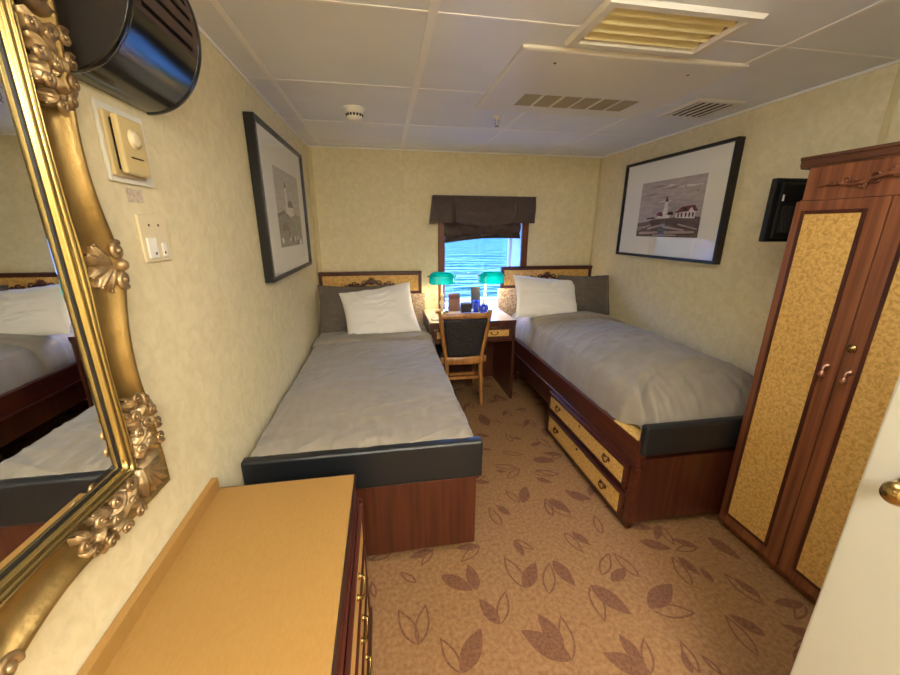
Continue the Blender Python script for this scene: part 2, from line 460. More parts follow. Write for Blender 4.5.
# corner and joint strips on the walls
b = MB(); b.box(XL, XL + .035, YB - .006, YB, 0, ZC, .002, 1); struct(b, 'trim_2', 'wall_seam')
b = MB(); b.box(XR - .02, XR, YB - .006, YB, 0, ZC, .002, 1); struct(b, 'trim_3', 'wall_seam')
b = MB(); b.box(XR - .007, XR, 1.395, 1.425, 0, ZC, .003, 1); struct(b, 'trim_4', 'wall_seam')
b = MB(); b.box(XL, XR, YB - .01, YB, ZC - .012, ZC, .003, 1)
b.box(XL, XL + .01, YF, YB, ZC - .012, ZC, .003, 1); b.box(XR - .01, XR, YF, YB, ZC - .012, ZC, .003, 1)
struct(b, 'trim_5', 'ceiling_strip')

# window: reveal, wooden trim, pane
b = MB()
D2 = 3.90
b.mi = 0
b.face([(WX1, YB, WZ0), (WX1, D2, WZ0), (WX1, D2, WZ1), (WX1, YB, WZ1)])
b.face([(WX0, YB, WZ0), (WX0, YB, WZ1), (WX0, D2, WZ1), (WX0, D2, WZ0)])
b.face([(WX0, YB, WZ1), (WX1, YB, WZ1), (WX1, D2, WZ1), (WX0, D2, WZ1)])
win = struct(b, 'window_1', 'reveal_paint')
b = MB()
for (x0, x1) in ((WX0 - .062, WX0), (WX1, WX1 + .062)):
    b.box(x0, x1, YB - .028, YB + .004, .70 if x1 < 1 else 1.149, 1.70, .005)
b.box(WX0 - .062, WX1 + .062, YB - .027, YB + .004, 1.66, 1.72, .005)
b.build('window_trim', 'trim_wood', win)
b = MB(); b.box(WX0, WX1, YB - .003, D2, .73, WZ0, .004); b.build('window_sill', 'reveal_paint', win)
b = MB()
for q in ((WX0, WX0 + .03, WZ0, WZ1), (WX1 - .03, WX1, WZ0, WZ1), (WX0 + .03, WX1 - .03, WZ0, WZ0 + .03), (WX0 + .03, WX1 - .03, WZ1 - .03, WZ1)):
    b.box(q[0], q[1], D2 - .02, D2 + .01, q[2], q[3], .003)
b.build('window_frame', 'white_paint', win)
b = MB(); b.box(WX0 + .03, WX1 - .03, D2 - .008, D2 - .004, WZ0 + .03, WZ1 - .03); b.build('window_pane', 'glass', win)

# sea outside
b = MB(); b.face([(-900, 6, -7), (900, 6, -7), (900, 2500, -7), (-900, 2500, -7)])
sea = b.build('sea_water', 'sea', kind='stuff')
sea['label'] = 'bright turquoise rippled sea seen through the window'; sea['category'] = 'sea'

# ------------------------------------------------------------------ window valance and shade
t = thing('roman_shade', 'dark brown pleated fabric window shade with a scooped valance', 'window shade', (.95, 3.5, 1.79))
b = MB()
def val_fn(u, v):
    x = .455 + u * .96
    # front drop: scooped in the middle, long at the two tails
    edge = 1.535 if (u < .19 or u > .80) else 1.535 + .0
    mid = 1.0 - abs(u - .5) / .31 if .19 <= u <= .80 else 0
    zb = 1.555 - .035 * max(0, mid) ** .6
    if u < .19: zb = 1.552; x -= .03 * v * (1 - u / .19)
    z = 1.785 + (zb - 1.785) * v
    y = 3.495 - .012 * sin(v * pi) - .012 * exp_g(u - .19) * v - .012 * exp_g(u - .80) * v
    y += .022 * v * (1 if .19 < u < .80 else 0) * sin(pi * (u - .19) / .61) * -.6
    if .19 < u < .80:
        m_ = 1 - abs(u - .5) / .31
        y -= .010 * v * (.5 + .5 * sin(26 * v - 9 * m_ ** .7))
        z += .012 * (1 - m_) ** 2 * v
    y += .003 * sin(v * 9 + u * 14)
    return (x, y, z)
def exp_g(d): return math.exp(-(d / .010) ** 2) * -4.2 + math.exp(-(d / .03) ** 2) * 2.2
b.grid(val_fn, 90, 14)
# returns to the wall and top board
b.grid(lambda u, v: (.455 - .03 * v, 3.495 + u * .105, 1.785 - .232 * v), 4, 8)
b.grid(lambda u, v: (1.415, 3.495 + u * .105, 1.785 - .228 * v), 4, 8)
b.box(.452, 1.418, 3.49, 3.6, 1.78, 1.79, .002)
b.build('valance', 'shade_cloth', t)
b = MB()
def sh_fn(u, v):
    x = .555 + u * (.745 - .01 * v) + (.012 if v > .8 and u < .5 else 0)
    zb = 1.375 + .04 * u + .022 * sin(pi * u) 
    z = 1.70 + (zb - 1.70) * v
    fold = abs(((v * 2.4) % 1) - .5) * 2
    y = 3.555 - .035 * (1 - fold ** 2) * (v ** .5) - .006 * sin(u * 21 + v * 7) - .004 * sin(u * 47)
    z -= .012 * sin(pi * u) * fold * v * 0.8
    return (x, y, z)
b.grid(sh_fn, 60, 36)
b.grid(lambda u, v: (.56 + u * .735, 3.548 + .02 * sin(v * pi * 2), 1.378 + .04 * u + .022 * sin(pi * u) + .028 * v), 40, 8)
b.build('shade_cloth', 'shade_cloth', t)

# ------------------------------------------------------------------ beds
def scroll_pts(c, r, turns, ax_u, ax_v, n=20, start=0.0, hand=1):
    c = Vector(c); out = []
    for i in range(n + 1):
        s = i / n
        a = start + hand * turns * 2 * pi * s
        rr = r * (1 - .82 * s)
        out.append(c + Vector(ax_u) * rr * cos(a) + Vector(ax_v) * rr * sin(a))
    return out

def carve_vine(b, x_or_y, u0, u1, z0, plane, scale=1.0, flip=1, proud=.007):
    """a symmetrical carved scrollwork spray between u0 and u1"""
    def P(u, z, d=0.0):
        return (u, x_or_y - d, z) if plane == 'y' else (x_or_y - d, u, z)
    mid = (u0 + u1) / 2; W = (u1 - u0) / 2
    au, av = (Vector((1, 0, 0)), Vector((0, 0, 1))) if plane == 'y' else (Vector((0, 1, 0)), Vector((0, 0, 1)))
    for s in (-1, 1):
        pts = []; rad = []
        for i in range(25):
            tt = i / 24
            u = mid + s * W * (1 - tt)
            z = z0 + scale * (.004 + .018 * tt * tt + .007 * sin(tt * 9))
            pts.append(P(u, z, proud)); rad.append(scale * (.0025 + .006 * tt))
        b.tube(pts, rad, 8)
        for (f, r, hand, dz) in ((.62, .016, 1, .018), (.40, .013, -1, -.004), (.25, .02, 1, .022), (.80, .009, -1, .010)):
            c = P(mid + s * W * f, z0 + scale * dz, proud)
            b.tube(scroll_pts(c, r * scale, 1.35, au * s, av, 22, start=-2.2, hand=hand), [scale * .0042 * (1 - .4 * k / 22) for k in range(23)], 6)
        for f in (.15, .5, .7):
            b.ball(P(mid + s * W * f, z0 + scale * .03 * (1 - f), proud), .007 * scale, 8, (1.5, 1, 1) if plane == 'y' else (1, 1.5, 1))
    b.ball(P(mid, z0 + scale * .03, proud), .016 * scale, 12, (1, .5, 1.3) if plane == 'y' else (.5, 1, 1.3))
    for k in range(5):
        a = pi * (.15 + .7 * k / 4)
        c0 = Vector(P(mid, z0 + scale * .026, proud)); c1 = c0 + (au * cos(a) + av * sin(a)) * .03 * scale
        b.tube([c0, (c0 + c1) / 2, c1], [.006 * scale, .006 * scale, .002 * scale], 6)

def headboard(bed, x0, x1, ztop, px0, px1):
    b = MB()
    b.box(x0, x1, 3.555, 3.6, ztop - .035, ztop, .006)
    b.box(x0, x1, 3.545, 3.6, ztop - .018, ztop, .006)
    b.box(x0, x0 + .03, 3.56, 3.598, ztop - .20, ztop - .03, .004)
    b.box(x1 - .03, x1, 3.56, 3.598, ztop - .20, ztop - .03, .004)
    b.box(x0, x1, 3.56, 3.598, ztop - .215, ztop - .185, .004)
    hb = b.build('headboard', 'dark_wood', bed)
    b = MB(); b.box(x0 + .025, x1 - .025, 3.572, 3.596, ztop - .19, ztop - .03); b.build('burl_panel', 'burl_fine', hb)
    b = MB(); carve_vine(b, 3.572, x0 + .22, x1 - .22, ztop - .14, 'y', 1.6); b.build('carving', 'dark_wood', hb)
    b = MB(); b.box(px0, px1, 3.545, 3.598, .45, ztop - .212, .018, 3); b.build('padded_panel', 'floral', hb)

def pull(parent, x, y, z):
    """dark brass bail pull on a face looking towards -x"""
    b = MB()
    for dy in (-.022, .022):
        b.lathe([(0, 0), (.011, 0), (.010, .004), (.004, .007), (.0035, .013), (0, .014)], 12, (x, y + dy, z + .006), '-x')
    pts = [(x - .012, y + .022 * cos(a), z + .006 + .022 * sin(a) * -1) for a in [pi * k / 12 for k in range(13)]]
    b.tube(pts, [.0025 + .0018 * sin(pi * k / 12) for k in range(13)], 8)
    b.tube([(x - .003, y - .03, z + .010), (x - .003, y - .022, z + .02), (x - .003, y, z + .012), (x - .003, y + .022, z + .02), (x - .003, y + .03, z + .010)], .003, 6)
    return b.build('drawer_pull', 'brass_dark', parent)

def drape(x0, x1, y0, y1, ztop, zside_l, zside_r, puff, seed, y_tuck, tuckz, crease=False):
    """bedspread as a draped surface; sides roll down, foot end tucks in"""
    def fn(u, v):
        W = x1 - x0
        # arc-length style mapping across the bed: first/last part hangs
        if u < .12:
            k = u / .12; x = x0 + .0 + .05 * (1 - cos(k * pi / 2)); z = zside_l + (ztop - zside_l) * sin(k * pi / 2)
        elif u > .88:
            k = (1 - u) / .12; x = x1 - .05 * (1 - cos(k * pi / 2)); z = zside_r + (ztop - zside_r) * sin(k * pi / 2)
        else:
            x = x0 + .05 + (W - .1) * (u - .12) / .76; z = ztop
        s = max(0, min(1, (x - x0) / W))
        if v < .10:
            k = v / .10; y = y0 + y_tuck * (1 - cos(k * pi / 2)); zf = tuckz + (1 - tuckz) * sin(k * pi / 2)
        else:
            y = y0 + y_tuck + (y1 - y0 - y_tuck) * (v - .10) / .90; zf = 1
        base = min(zside_l, zside_r)
        z = base + (z - base) * zf
        vv = (y - y0) / (y1 - y0)
        dome = puff * (sin(pi * s) ** .55 if 0 < s < 1 else 0) * (min(1, vv * 7)) * (1 - .35 * vv)
        z += dome * zf
        p = Vector((x * 2.2, y * 2.2, seed))
        n1 = noise.noise(p) * .016
        # long soft creases
        q = Vector((x * 3 + y * 1.2, (y - x * .5) * 9, seed + 3))
        n2 = (1 - abs(noise.noise(q))) ** 6 * .009 - abs(noise.noise(Vector((x * 2.3 - y, y * 4 + x, seed + 6)))) ** .5 * .006
        q3 = Vector((x * 14, y * 5, seed + 9))
        edge = 1.0 if v > .16 else 2.2
        n3 = noise.noise(q3) * .003 * edge + noise.noise(q3 * 2.3) * .0015
        z += (n1 + n2 + n3) * (.4 if (u < .06 or u > .94) else 1)
        if v < .13: 
            y += .006 * noise.noise(Vector((x * 22, 1, seed)))
            z += .008 * noise.noise(Vector((x * 30, v * 4, seed)))
        if v < .30:
            g = (1 - v / .30)
            z += (.002 if crease else .007) * g * (1 - abs(noise.noise(Vector((x * 26 + y * 4, y * 5, seed + 2)))) * 2.2)
        if crease:
            # pulled-in corner with a tucked fold
            kx = max(0, 1 - (y - y0) / .17) * max(0, 1 - (x - x0) / .20)
            x += .075 * kx; y += .03 * kx
            pth = ((1.27, 1.47), (1.275, 1.56), (1.31, 1.62), (1.37, 1.655))
            dm = 9; tm = 0
            for k in range(3):
                ax, ay = pth[k]; bx_, by_ = pth[k + 1]
                t_ = max(0, min(1, ((x - ax) * (bx_ - ax) + (y - ay) * (by_ - ay)) / ((bx_ - ax) ** 2 + (by_ - ay) ** 2)))
                d_ = sqrt((x - ax - t_ * (bx_ - ax)) ** 2 + (y - ay - t_ * (by_ - ay)) ** 2)
                if d_ < dm: dm = d_; tm = (k + t_) / 3
            z += (-.075 * math.exp(-(dm / .015) ** 2) + .028 * math.exp(-((dm - .035) / .022) ** 2)) * (1 - tm * .6)
        if u < .1: x += .006 * noise.noise(Vector((y * 10, u * 6, seed)))
        if u > .9: x += .006 * noise.noise(Vector((y * 10, u * 6, seed + 5)))
        return (x, y, z)
    return fn

def make_spread(label, x0, x1, y0, y1, ztop, zl, zr, puff, seed, ytuck=.09, tuckz=.15, cuff_y=(2.9, 3.12), loc=None):
    fn = drape(x0, x1, y0, y1, ztop, zl, zr, puff, seed, ytuck, tuckz, crease=x0 > 1)
    b = MB(); b.grid(fn, 130, 220)
    bs = b.build('bedspread', 'bedspread')
    tag(bs, label, 'bedspread', 'grey bedspreads on the twin beds')
    # folded-back cuff lying over the spread
    b = MB()
    def cf(u, v):
        yy = cuff_y[0] + (cuff_y[1] - cuff_y[0]) * u
        sw = -.05 * (1 - u) * 0
        vv = (yy - y0 - ytuck) / (y1 - y0 - ytuck) * .9 + .1
        p = fn(v, vv)
        k = (u - 0) 
        yy2 = p[1] - .02 * sin(pi * v) * (1 - u) + .045 * (v - .5) * 0
        rise = .024 * (1 - (2 * u - 1) ** 8) 
        return (p[0] + (-.006 if v < .5 else .006) * (1 if v < .1 or v > .9 else 0), yy2, p[2] + rise + .002)
    b.grid(cf, 24, 70)
    c = b.build('folded_cuff', 'bedspread', bs)
    return bs

# left bed
bed = thing('twin_bed', 'twin bed on the left with plain wooden foot panel, drawerless and nearest the dresser', 'bed', (-.11, 2.4, 0), 'twin beds')
b = MB(); b.box(-.598, .372, 1.415, 3.54, .045, .42, .006); b.box(-.58, .28, 1.60, 3.5, 0, .046); b.build('bed_base', 'mahogany', bed)
b = MB(); b.box(.345, .385, 1.42, 3.54, .40, .50, .006); b.build('side_rail', 'mahogany_y', bed)
b = MB(); b.box(-.599, .396, 1.395, 1.445, .425, .610, .018, 4); b.build('foot_bumper', 'leather', bed)['label'] = 'black leather padded foot bumper'
b = MB(); b.box(-.585, .34, 1.47, 3.53, .42, .585, .04, 4); b.build('mattress', 'mattress', bed)
headboard(bed, -.596, .343, 1.118, -.57, .375)
make_spread('smooth grey bedspread on the left bed, lying beside the wall', -.597, .382, 1.428, 3.45, .618, .50, .50, .035, 11.3, ytuck=.06, tuckz=.72, cuff_y=(2.92, 3.10))

# right bed
bed = thing('twin_bed', 'twin bed on the right with two yellow burl drawers underneath, beside the wardrobe', 'bed', (1.64, 2.4, 0), 'twin beds')
b = MB(); b.box(1.19, 2.095, 1.395, 2.40, .045, .42, .005); b.box(1.19, 2.095, 2.40, 3.54, .215, .42, .005)
b.box(1.30, 2.06, 1.55, 2.36, 0, .046); b.box(1.9, 2.06, 3.3, 3.5, 0, .22); b.box(1.24, 1.30, 3.42, 3.5, 0, .22); b.build('bed_base', 'mahogany', bed)
b = MB(); b.box(1.172, 1.22, 1.40, 3.54, .385, .515, .006); b.box(1.165, 1.22, 1.395, 3.54, .368, .386, .003)
b.build('side_rail', 'mahogany_y', bed)
b = MB(); b.box(1.176, 1.29, 1.423, 1.62, .500, .519, .001); b.build('rail_cap', 'burl', bed)
b = MB(); b.box(1.178, 2.095, 1.372, 1.42, .45, .61, .02, 4); b.build('foot_bumper', 'leather', bed)['label'] = 'black leather padded foot bumper'
b = MB(); b.box(1.165, 1.195, 1.388, 1.43, .03, .37, .004); b.box(1.165, 1.195, 2.345, 2.385, .03, .37, .004)
b.box(1.165, 1.195, 1.388, 2.385, .02, .05, .004); b.box(1.167, 1.195, 1.43, 2.345, .205, .225, .003); b.build('drawer_surround', 'mahogany_y', bed)
for z0, z1 in ((.235, .362), (.056, .200)):
    b = MB(); b.box(1.152, 1.19, 1.435, 2.34, z0, z1, .006); b.box(1.146, 1.19, 1.432, 2.343, z1 - .014, z1 + .003, .003)
    dr = b.build('drawer', 'mahogany_y', bed)
    b = MB(); b.box(1.149, 1.155, 1.46, 2.315, z0 + .014, z1 - .02, .001); b.build('burl_panel', 'burl', dr)
    pull(dr, 1.149, 1.60, (z0 + z1) / 2); pull(dr, 1.149, 2.19, (z0 + z1) / 2)
    b = MB(); b.lathe([(0, 0), (.008, 0), (.007, .003), (0, .004)], 12, (1.149, 1.90, z1 - .035), '-x', None); b.build('keyhole', 'black_gap', dr)
b = MB(); b.box(1.23, 2.06, 1.56, 3.50, .43, .60, .05, 4); b.build('mattress', 'mattress', bed)
headboard(bed, 1.132, 2.093, 1.148, 1.105, 2.07)
make_spread('puffy grey bedspread on the right bed, mounded high near the wardrobe', 1.195, 2.09, 1.43, 3.45, .665, .515, .64, .15, 4.7, .13, .05, cuff_y=(2.86, 3.08))

# pillows
def pillow(label, mat_, c, w, h, th, roll, lean, yaw, seed, group, flange=0.0, name='pillow'):
    t = Matrix.Translation(c) @ Matrix.Rotation(yaw, 4, 'Z') @ Matrix.Rotation(lean, 4, 'X') @ Matrix.Rotation(roll, 4, 'Y')
    b = MB(); n = 44
    def fn(side):
        def f(u, v):
            a = u * 2 - 1; c_ = v * 2 - 1
            x = a * w / 2 * (1 - .07 * (1 - c_ * c_)); z = c_ * h / 2 * (1 - .07 * (1 - a * a))
            ff = 1 - flange * 2
            au = min(1, abs(a) / ff); cv = min(1, abs(c_) / ff)
            T = ((1 - au ** 3.2) * (1 - cv ** 3.2)) ** .55 if au < 1 and cv < 1 else 0
            y = side * (T * th / 2 + .0025)
            rad = math.atan2(c_, a); rr = sqrt(a * a + c_ * c_)
            wr = noise.noise(Vector((rad * 4 + seed, rr * 1.3, seed))) * .010 * min(1, rr) * (1 if T > 0.02 else .2)
            wr += (1 - abs(noise.noise(Vector((a * 2.1 + c_ * 1.5, c_ * 5, seed * 2))))) ** 5 * .010 * T
            y += side * wr
            z += .004 * noise.noise(Vector((a * 5, seed, 2)))
            p = t @ Vector((x, y, z))
            return tuple(p)
        return f
    b.grid(fn(1), n, n); b.grid(fn(-1), n, n)
    e = lambda s: (lambda u, v: None)
    o = b.build(name, mat_)
    tag(o, label, 'pillow', group)
    return origin_to(o, c)
pillow('dark grey pillow on the left bed, half hidden behind the white pillow', 'grey_pillow', (-.292, 3.33, .80), .60, .47, .12, radians(1), radians(-20), 0, 3.1, 'dark grey pillows', .035)
pillow('white pillow tilted against the headboard of the left bed', 'white_linen', (-.055, 3.19, .81), .62, .48, .16, radians(-9), radians(-34), 0, 8.2, 'white pillows')
pillow('dark grey pillow on the right bed, standing against the wall corner', 'grey_pillow', (1.85, 3.22, .905), .53, .385, .12, radians(1), radians(-14), 0, 5.9, 'dark grey pillows', .035)
pillow('white pillow on the right bed, in front of the dark grey pillow', 'white_linen', (1.425, 3.13, .905), .61, .41, .15, radians(7), radians(-34), radians(3), 12.4, 'white pillows')

# ------------------------------------------------------------------ desk
t = thing('writing_desk', 'mahogany desk with glossy top, window glare put into its pale colour, under the window between the beds', 'desk', (.74, 3.3, 0))
b = MB(); b.box(.352, 1.105, 3.0, 3.596, .722, .745, .004); b.build('desk_top', 'desk_glass_glare', t)
b = MB(); b.box(.35, 1.107, 2.997, 3.0, .715, .746, .001); b.box(.352, 1.105, 3.0, 3.59, .70, .722); b.build('top_edge', 'dark_wood', t)
for x0, x1 in ((.352, .377), (1.08, 1.105)):
    b = MB(); b.box(x0, x1, 3.005, 3.59, 0, .70, .003); b.build('side_panel', 'mahogany', t)
b = MB(); b.box(.377, 1.08, 3.03, 3.58, .565, .70); b.box(.377, 1.08, 3.008, 3.03, .555, .575, .002); b.box(.377, 1.08, 3.008, 3.03, .688, .70, .002)
b.box(.73, .75, 3.008, 3.03, .575, .69, .002); b.build('drawer_case', 'mahogany', t)
b = MB(); b.box(.377, 1.08, 3.56, 3.58, 0, .565); b.build('back_panel', 'mahogany', t)
for x0, x1 in ((.382, .727), (.753, 1.075)):
    b = MB(); b.box(x0, x1, 3.004, 3.03, .579, .686, .004); d = b.build('drawer', 'mahogany', t)
    b = MB(); b.box(x0 + .03, x1 - .03, 3.001, 3.006, .605, .662, .001); b.build('burl_panel', 'burl_fine', d)
    b = MB(); cx = (x0 + x1) / 2
    b.tube([(cx + .03 * cos(a), 2.99, .64 - .018 * sin(a)) for a in [pi * k / 10 for k in range(11)]], .003, 6)
    for s in (-1, 1): b.lathe([(0, 0), (.008, 0), (.004, .006), (.004, .012), (0, .012)], 10, (cx + s * .03, 3.001, .64), '-y')
    b.build('drawer_pull', 'brass_dark', d)

# ------------------------------------------------------------------ chair (seen from behind, tucked under the desk)
t = thing('desk_chair', 'honey wood chair with dark upholstered back pushed in at the desk', 'chair', (.63, 3.1, 0))
def chair():
    cx = .634
    for s in (-1, 1):
        b = MB()
        pts = [(cx + s * .160, 2.915, 0), (cx + s * .152, 2.93, .2), (cx + s * .150, 2.95, .42), (cx + s * .168, 2.945, .55), (cx + s * .190, 2.93, .7), (cx + s * .212, 2.90, .865)]
        fine = catmull(pts, 6)
        b.tube(fine, [.016 + .006 * sin(pi * i / (len(fine) - 1)) for i in range(len(fine))], 4)
        b.build('rear_leg', 'chair_wood', t)
    b = MB()
    def crest(u, v):
        x = cx + (u * 2 - 1) * .205; a = v * 2 * pi
        top = .845 + .014 * abs(u * 2 - 1) ** 3 + .008 * cos((u - .5) * 2 * pi)
        z0 = top - .03 + cos(a) * .026
        return (x, 2.905 + sin(a) * .013 + .02 * (1 - (u * 2 - 1) ** 2) * -1 + .01, z0)
    b.grid(crest, 24, 14, cv=True)
    b.build('crest_rail', 'chair_wood', t)
    b = MB()
    def low(u, v):
        x = cx + (u * 2 - 1) * .152; a = v * 2 * pi
        return (x, 2.94 + sin(a) * .012 - .015 * (1 - (u * 2 - 1) ** 2), .425 + cos(a) * .036)
    b.grid(low, 16, 14, cv=True); b.build('lower_rail', 'chair_wood', t)
    b = MB()
    for sd in (0, 1):
        def back(u, v, sd=sd):
            hw = .140 + .047 * v
            x = cx + (u * 2 - 1) * hw; z = .458 + .342 * v
            y = 2.945 - .052 * v ** 1.3 - .016 * (1 - (u * 2 - 1) ** 2)
            puff = .014 * ((1 - abs(u * 2 - 1) ** 6) * (1 - abs(v * 2 - 1) ** 8)) ** .5
            return (x, y + (puff if sd else -puff), z)
        b.grid(back, 20, 20)
    b.build('backrest', 'chair_fabric', t)
    b = MB()
    b.box(cx - .205, cx + .205, 2.965, 3.40, .445, .50, .022, 4); b.build('seat', 'chair_fabric', t)
    b = MB()
    b.box(cx - .20, cx + .20, 2.955, 2.975, .395, .45, .003); b.box(cx - .21, cx + .21, 3.375, 3.395, .395, .45, .003)
    b.box(cx - .20, cx - .18, 2.975, 3.375, .395, .45, .003); b.box(cx + .18, cx + .20, 2.975, 3.375, .395, .45, .003); b.build('seat_frame', 'chair_wood', t)
    for s in (-1, 1):
        b = MB(); b.tube([(cx + s * .19, 3.375, 0), (cx + s * .195, 3.378, .2), (cx + s * .195, 3.38, .41)], [.013, .017, .021], 4); b.build('front_leg', 'chair_wood', t)
        b = MB(); b.box(cx + s * .17 - .009, cx + s * .17 + .009, 2.94, 3.37, .225, .25, .003); b.build('stretcher', 'chair_wood', t)
    for y, z in ((2.945, .262), (3.14, .222), (3.37, .262)):
        b = MB(); b.box(cx - .165, cx + .165, y - .008, y + .008, z - .013, z + .013, .003); b.build('stretcher', 'chair_wood', t)
def catmull(pts, n):
    P = [Vector(p) for p in pts]; P = [P[0] * 2 - P[1]] + P + [P[-1] * 2 - P[-2]]
    out = []
    for i in range(1, len(P) - 2):
        for k in range(n):
            s = k / n; a, b_, c, d = P[i - 1], P[i], P[i + 1], P[i + 2]
            out.append(.5 * ((2 * b_) + (-a + c) * s + (2 * a - 5 * b_ + 4 * c - d) * s * s + (-a + 3 * b_ - 3 * c + d) * s ** 3))
    out.append(P[-2]); return out
chair()

# ------------------------------------------------------------------ desk lamps
def desk_lamp(label, x, y, yaw, dx=0.0):
    t = thing('desk_lamp', label, 'lamp', (x, y, .745), 'green glass desk lamps')
    b = MB(); b.lathe([(0, 0), (.062, 0), (.064, .006), (.056, .014), (.03, .02), (.014, .03), (0, .03)], 28, (x + dx, y, .7455)); b.build('lamp_base', 'brass', t)
    b = MB(); b.lathe([(0, .02), (.018, .02), (.012, .05), (.017, .07), (.026, .09), (.017, .11), (.012, .14), (.018, .16), (.010, .18), (.007, .26), (.009, .30), (0, .31)], 16, (x + dx, y, .7455)); b.build('stem', 'plastic_almond' if yaw == 0 else 'cup_white', t)
    b = MB(); b.tube([(x - .125, y, 1.085), (x + .125, y, 1.085)], .004, 8)
    for s in (-1, 1): b.ball((x + s * .127, y, 1.085), .008, 10)
    b.tube([(x + dx, y, 1.03), (x + dx, y, 1.085)], .006, 8)
    b.build('shade_holder', 'brass_dark', t)
    b = MB()
    for off in (0, .004):
        def sh(u, v, off=off):
            a = radians(-98) + radians(196) * v
            s = u * 2 - 1
            k = (1 - abs(s) ** 5 * .55)
            r = (.062 - off) * k
            return (x + s * (.115 - off), y + sin(a) * r, 1.068 + cos(a) * r * .95 + (-.055 if False else 0) - (.0 if abs(cos(a)) < 2 else 0))
        b.grid(sh, 24, 24)
        # straight skirts
        for sg in (-1, 1):
            def sk(u, v, off=off, sg=sg):
                s = u * 2 - 1; k = (1 - abs(s) ** 5 * .55); r = (.062 - off) * k; a = radians(98)
                return (x + s * (.115 - off), y + sg * (sin(a) * r + .004 * v), 1.068 + cos(a) * r * .95 - .045 * v)
            b.grid(sk, 24, 4)
        for sg in (-1, 1):
            def end(u, v, off=off, sg=sg):
                a = radians(-98) + radians(196) * v; r = (.062 - off) * .45
                return (x + sg * (.115 - off), y + sin(a) * r * u, 1.068 + cos(a) * r * .95 * u)
            b.grid(end, 4, 16)
    o = b.build('lamp_shade', 'green_glass', t)
    o['label'] = 'green glass shade'
    b = MB(); b.tube([(x - .05, y, 1.06), (x - .045, y, 1.06), (x + .045, y, 1.06), (x + .05, y, 1.06)], [.004, .012, .012, .004], 10)
    b.build('bulb', 'bulb', t)
    L = bpy.data.lights.new('lamp_glow', 'POINT'); L.energy = LAMP_W; L.color = (1, .78, .48); L.shadow_soft_size = .03
    lo = bpy.data.objects.new('lamp_glow', L); COL.objects.link(lo); lo.parent = t; lo.location = (0, 0, 1.035 - .745)
desk_lamp('desk lamp with green glass shade at the left end of the desk', .515, 3.40, 0)
desk_lamp('desk lamp with green glass shade at the right end of the desk', .985, 3.40, 1, -.06)

# things on the desk
def simple(name, mb, m, label, cat, group=None, loc=None):
    o = mb.build(name, m); tag(o, label, cat, group)
    if loc: origin_to(o, loc)
    return o
b = MB(); mt = Matrix.Translation((.640, 3.43, .7465)) @ Matrix.Rotation(radians(-12), 4, 'X')
b.box(-.055, .055, -.004, .004, 0, .17, .002, 1, mt)
mt2 = Matrix.Translation((.640, 3.475, .7465)) @ Matrix.Rotation(radians(12), 4, 'X'); b.box(-.055, .055, -.002, .002, 0, .16, .001, 1, mt2)
simple('menu_card', b, 'brown_card', 'brown folded card standing on the desk right of the left lamp', 'card', loc=(.625, 3.43, .746))
t = thing('storage_box', 'small black box on the desk behind the chair', 'box', (.735, 3.37, .746))
b = MB(); b.box(.69, .785, 3.34, 3.41, .7465, .825, .004); b.build('box_body', 'plastic_black', t)
b = MB(); b.box(.692, .783, 3.342, 3.408, .826, .838, .003); b.build('box_lid', 'ink_deep', t)
t = thing('glass_tumbler', 'cobalt blue glass beside the black box on the desk', 'glass', (.835, 3.38, .746), None)
b = MB(); b.lathe([(0, 0), (.026, 0), (.030, .11), (.027, .11), (.024, .008), (0, .008)], 20, (.835, 3.38, .7465)); b.build('glass_body', 'cobalt', t)
t = thing('lidded_pot', 'rounded blue and white vessel in front of the right desk lamp', 'pot', (.90, 3.36, .746))
b = MB(); b.lathe([(0, 0), (.028, 0), (.042, .02), (.046, .045), (.036, .075), (.024, .085), (0, .085)], 22, (.90, 3.33, .7465)); b.build('pot_body', 'cobalt', t)
b = MB(); b.lathe([(0, .084), (.025, .084), (.020, .096), (.006, .10), (.008, .108), (0, .112)], 18, (.90, 3.33, .7465)); b.build('pot_lid', 'cup_white', t)
b = MB(); mt = Matrix.Translation((.865, 3.50, .7465)) @ Matrix.Rotation(radians(-10), 4, 'X')
b.box(-.045, .045, -.005, .005, 0, .215, .002, 1, mt)
simple('brochure', b, 'plastic_black', 'black leaflet standing up behind the blue glass', 'leaflet', loc=(.90, 3.5, .746))
b = MB(); b.box(.385, .46, 3.09, 3.17, .7465, .752, .001)
simple('note_pad', b, 'plastic_almond', 'cream note pad at the left front corner of the desk', 'note pad', loc=(.42, 3.13, .746))
t = thing('wall_outlet', 'cream electrical outlet plate on the wall left of the window', 'outlet', (.45, 3.6, .90))
b = MB(); b.box(.435, .495, 3.592, 3.5995, .80, .91, .003); b.build('cover_plate', 'plastic_almond', t)
for z in (.833, .877):
    b = MB(); b.box(.452, .478, 3.589, 3.5925, z - .012, z + .012, .002); b.build('socket', 'plastic_cream', t)

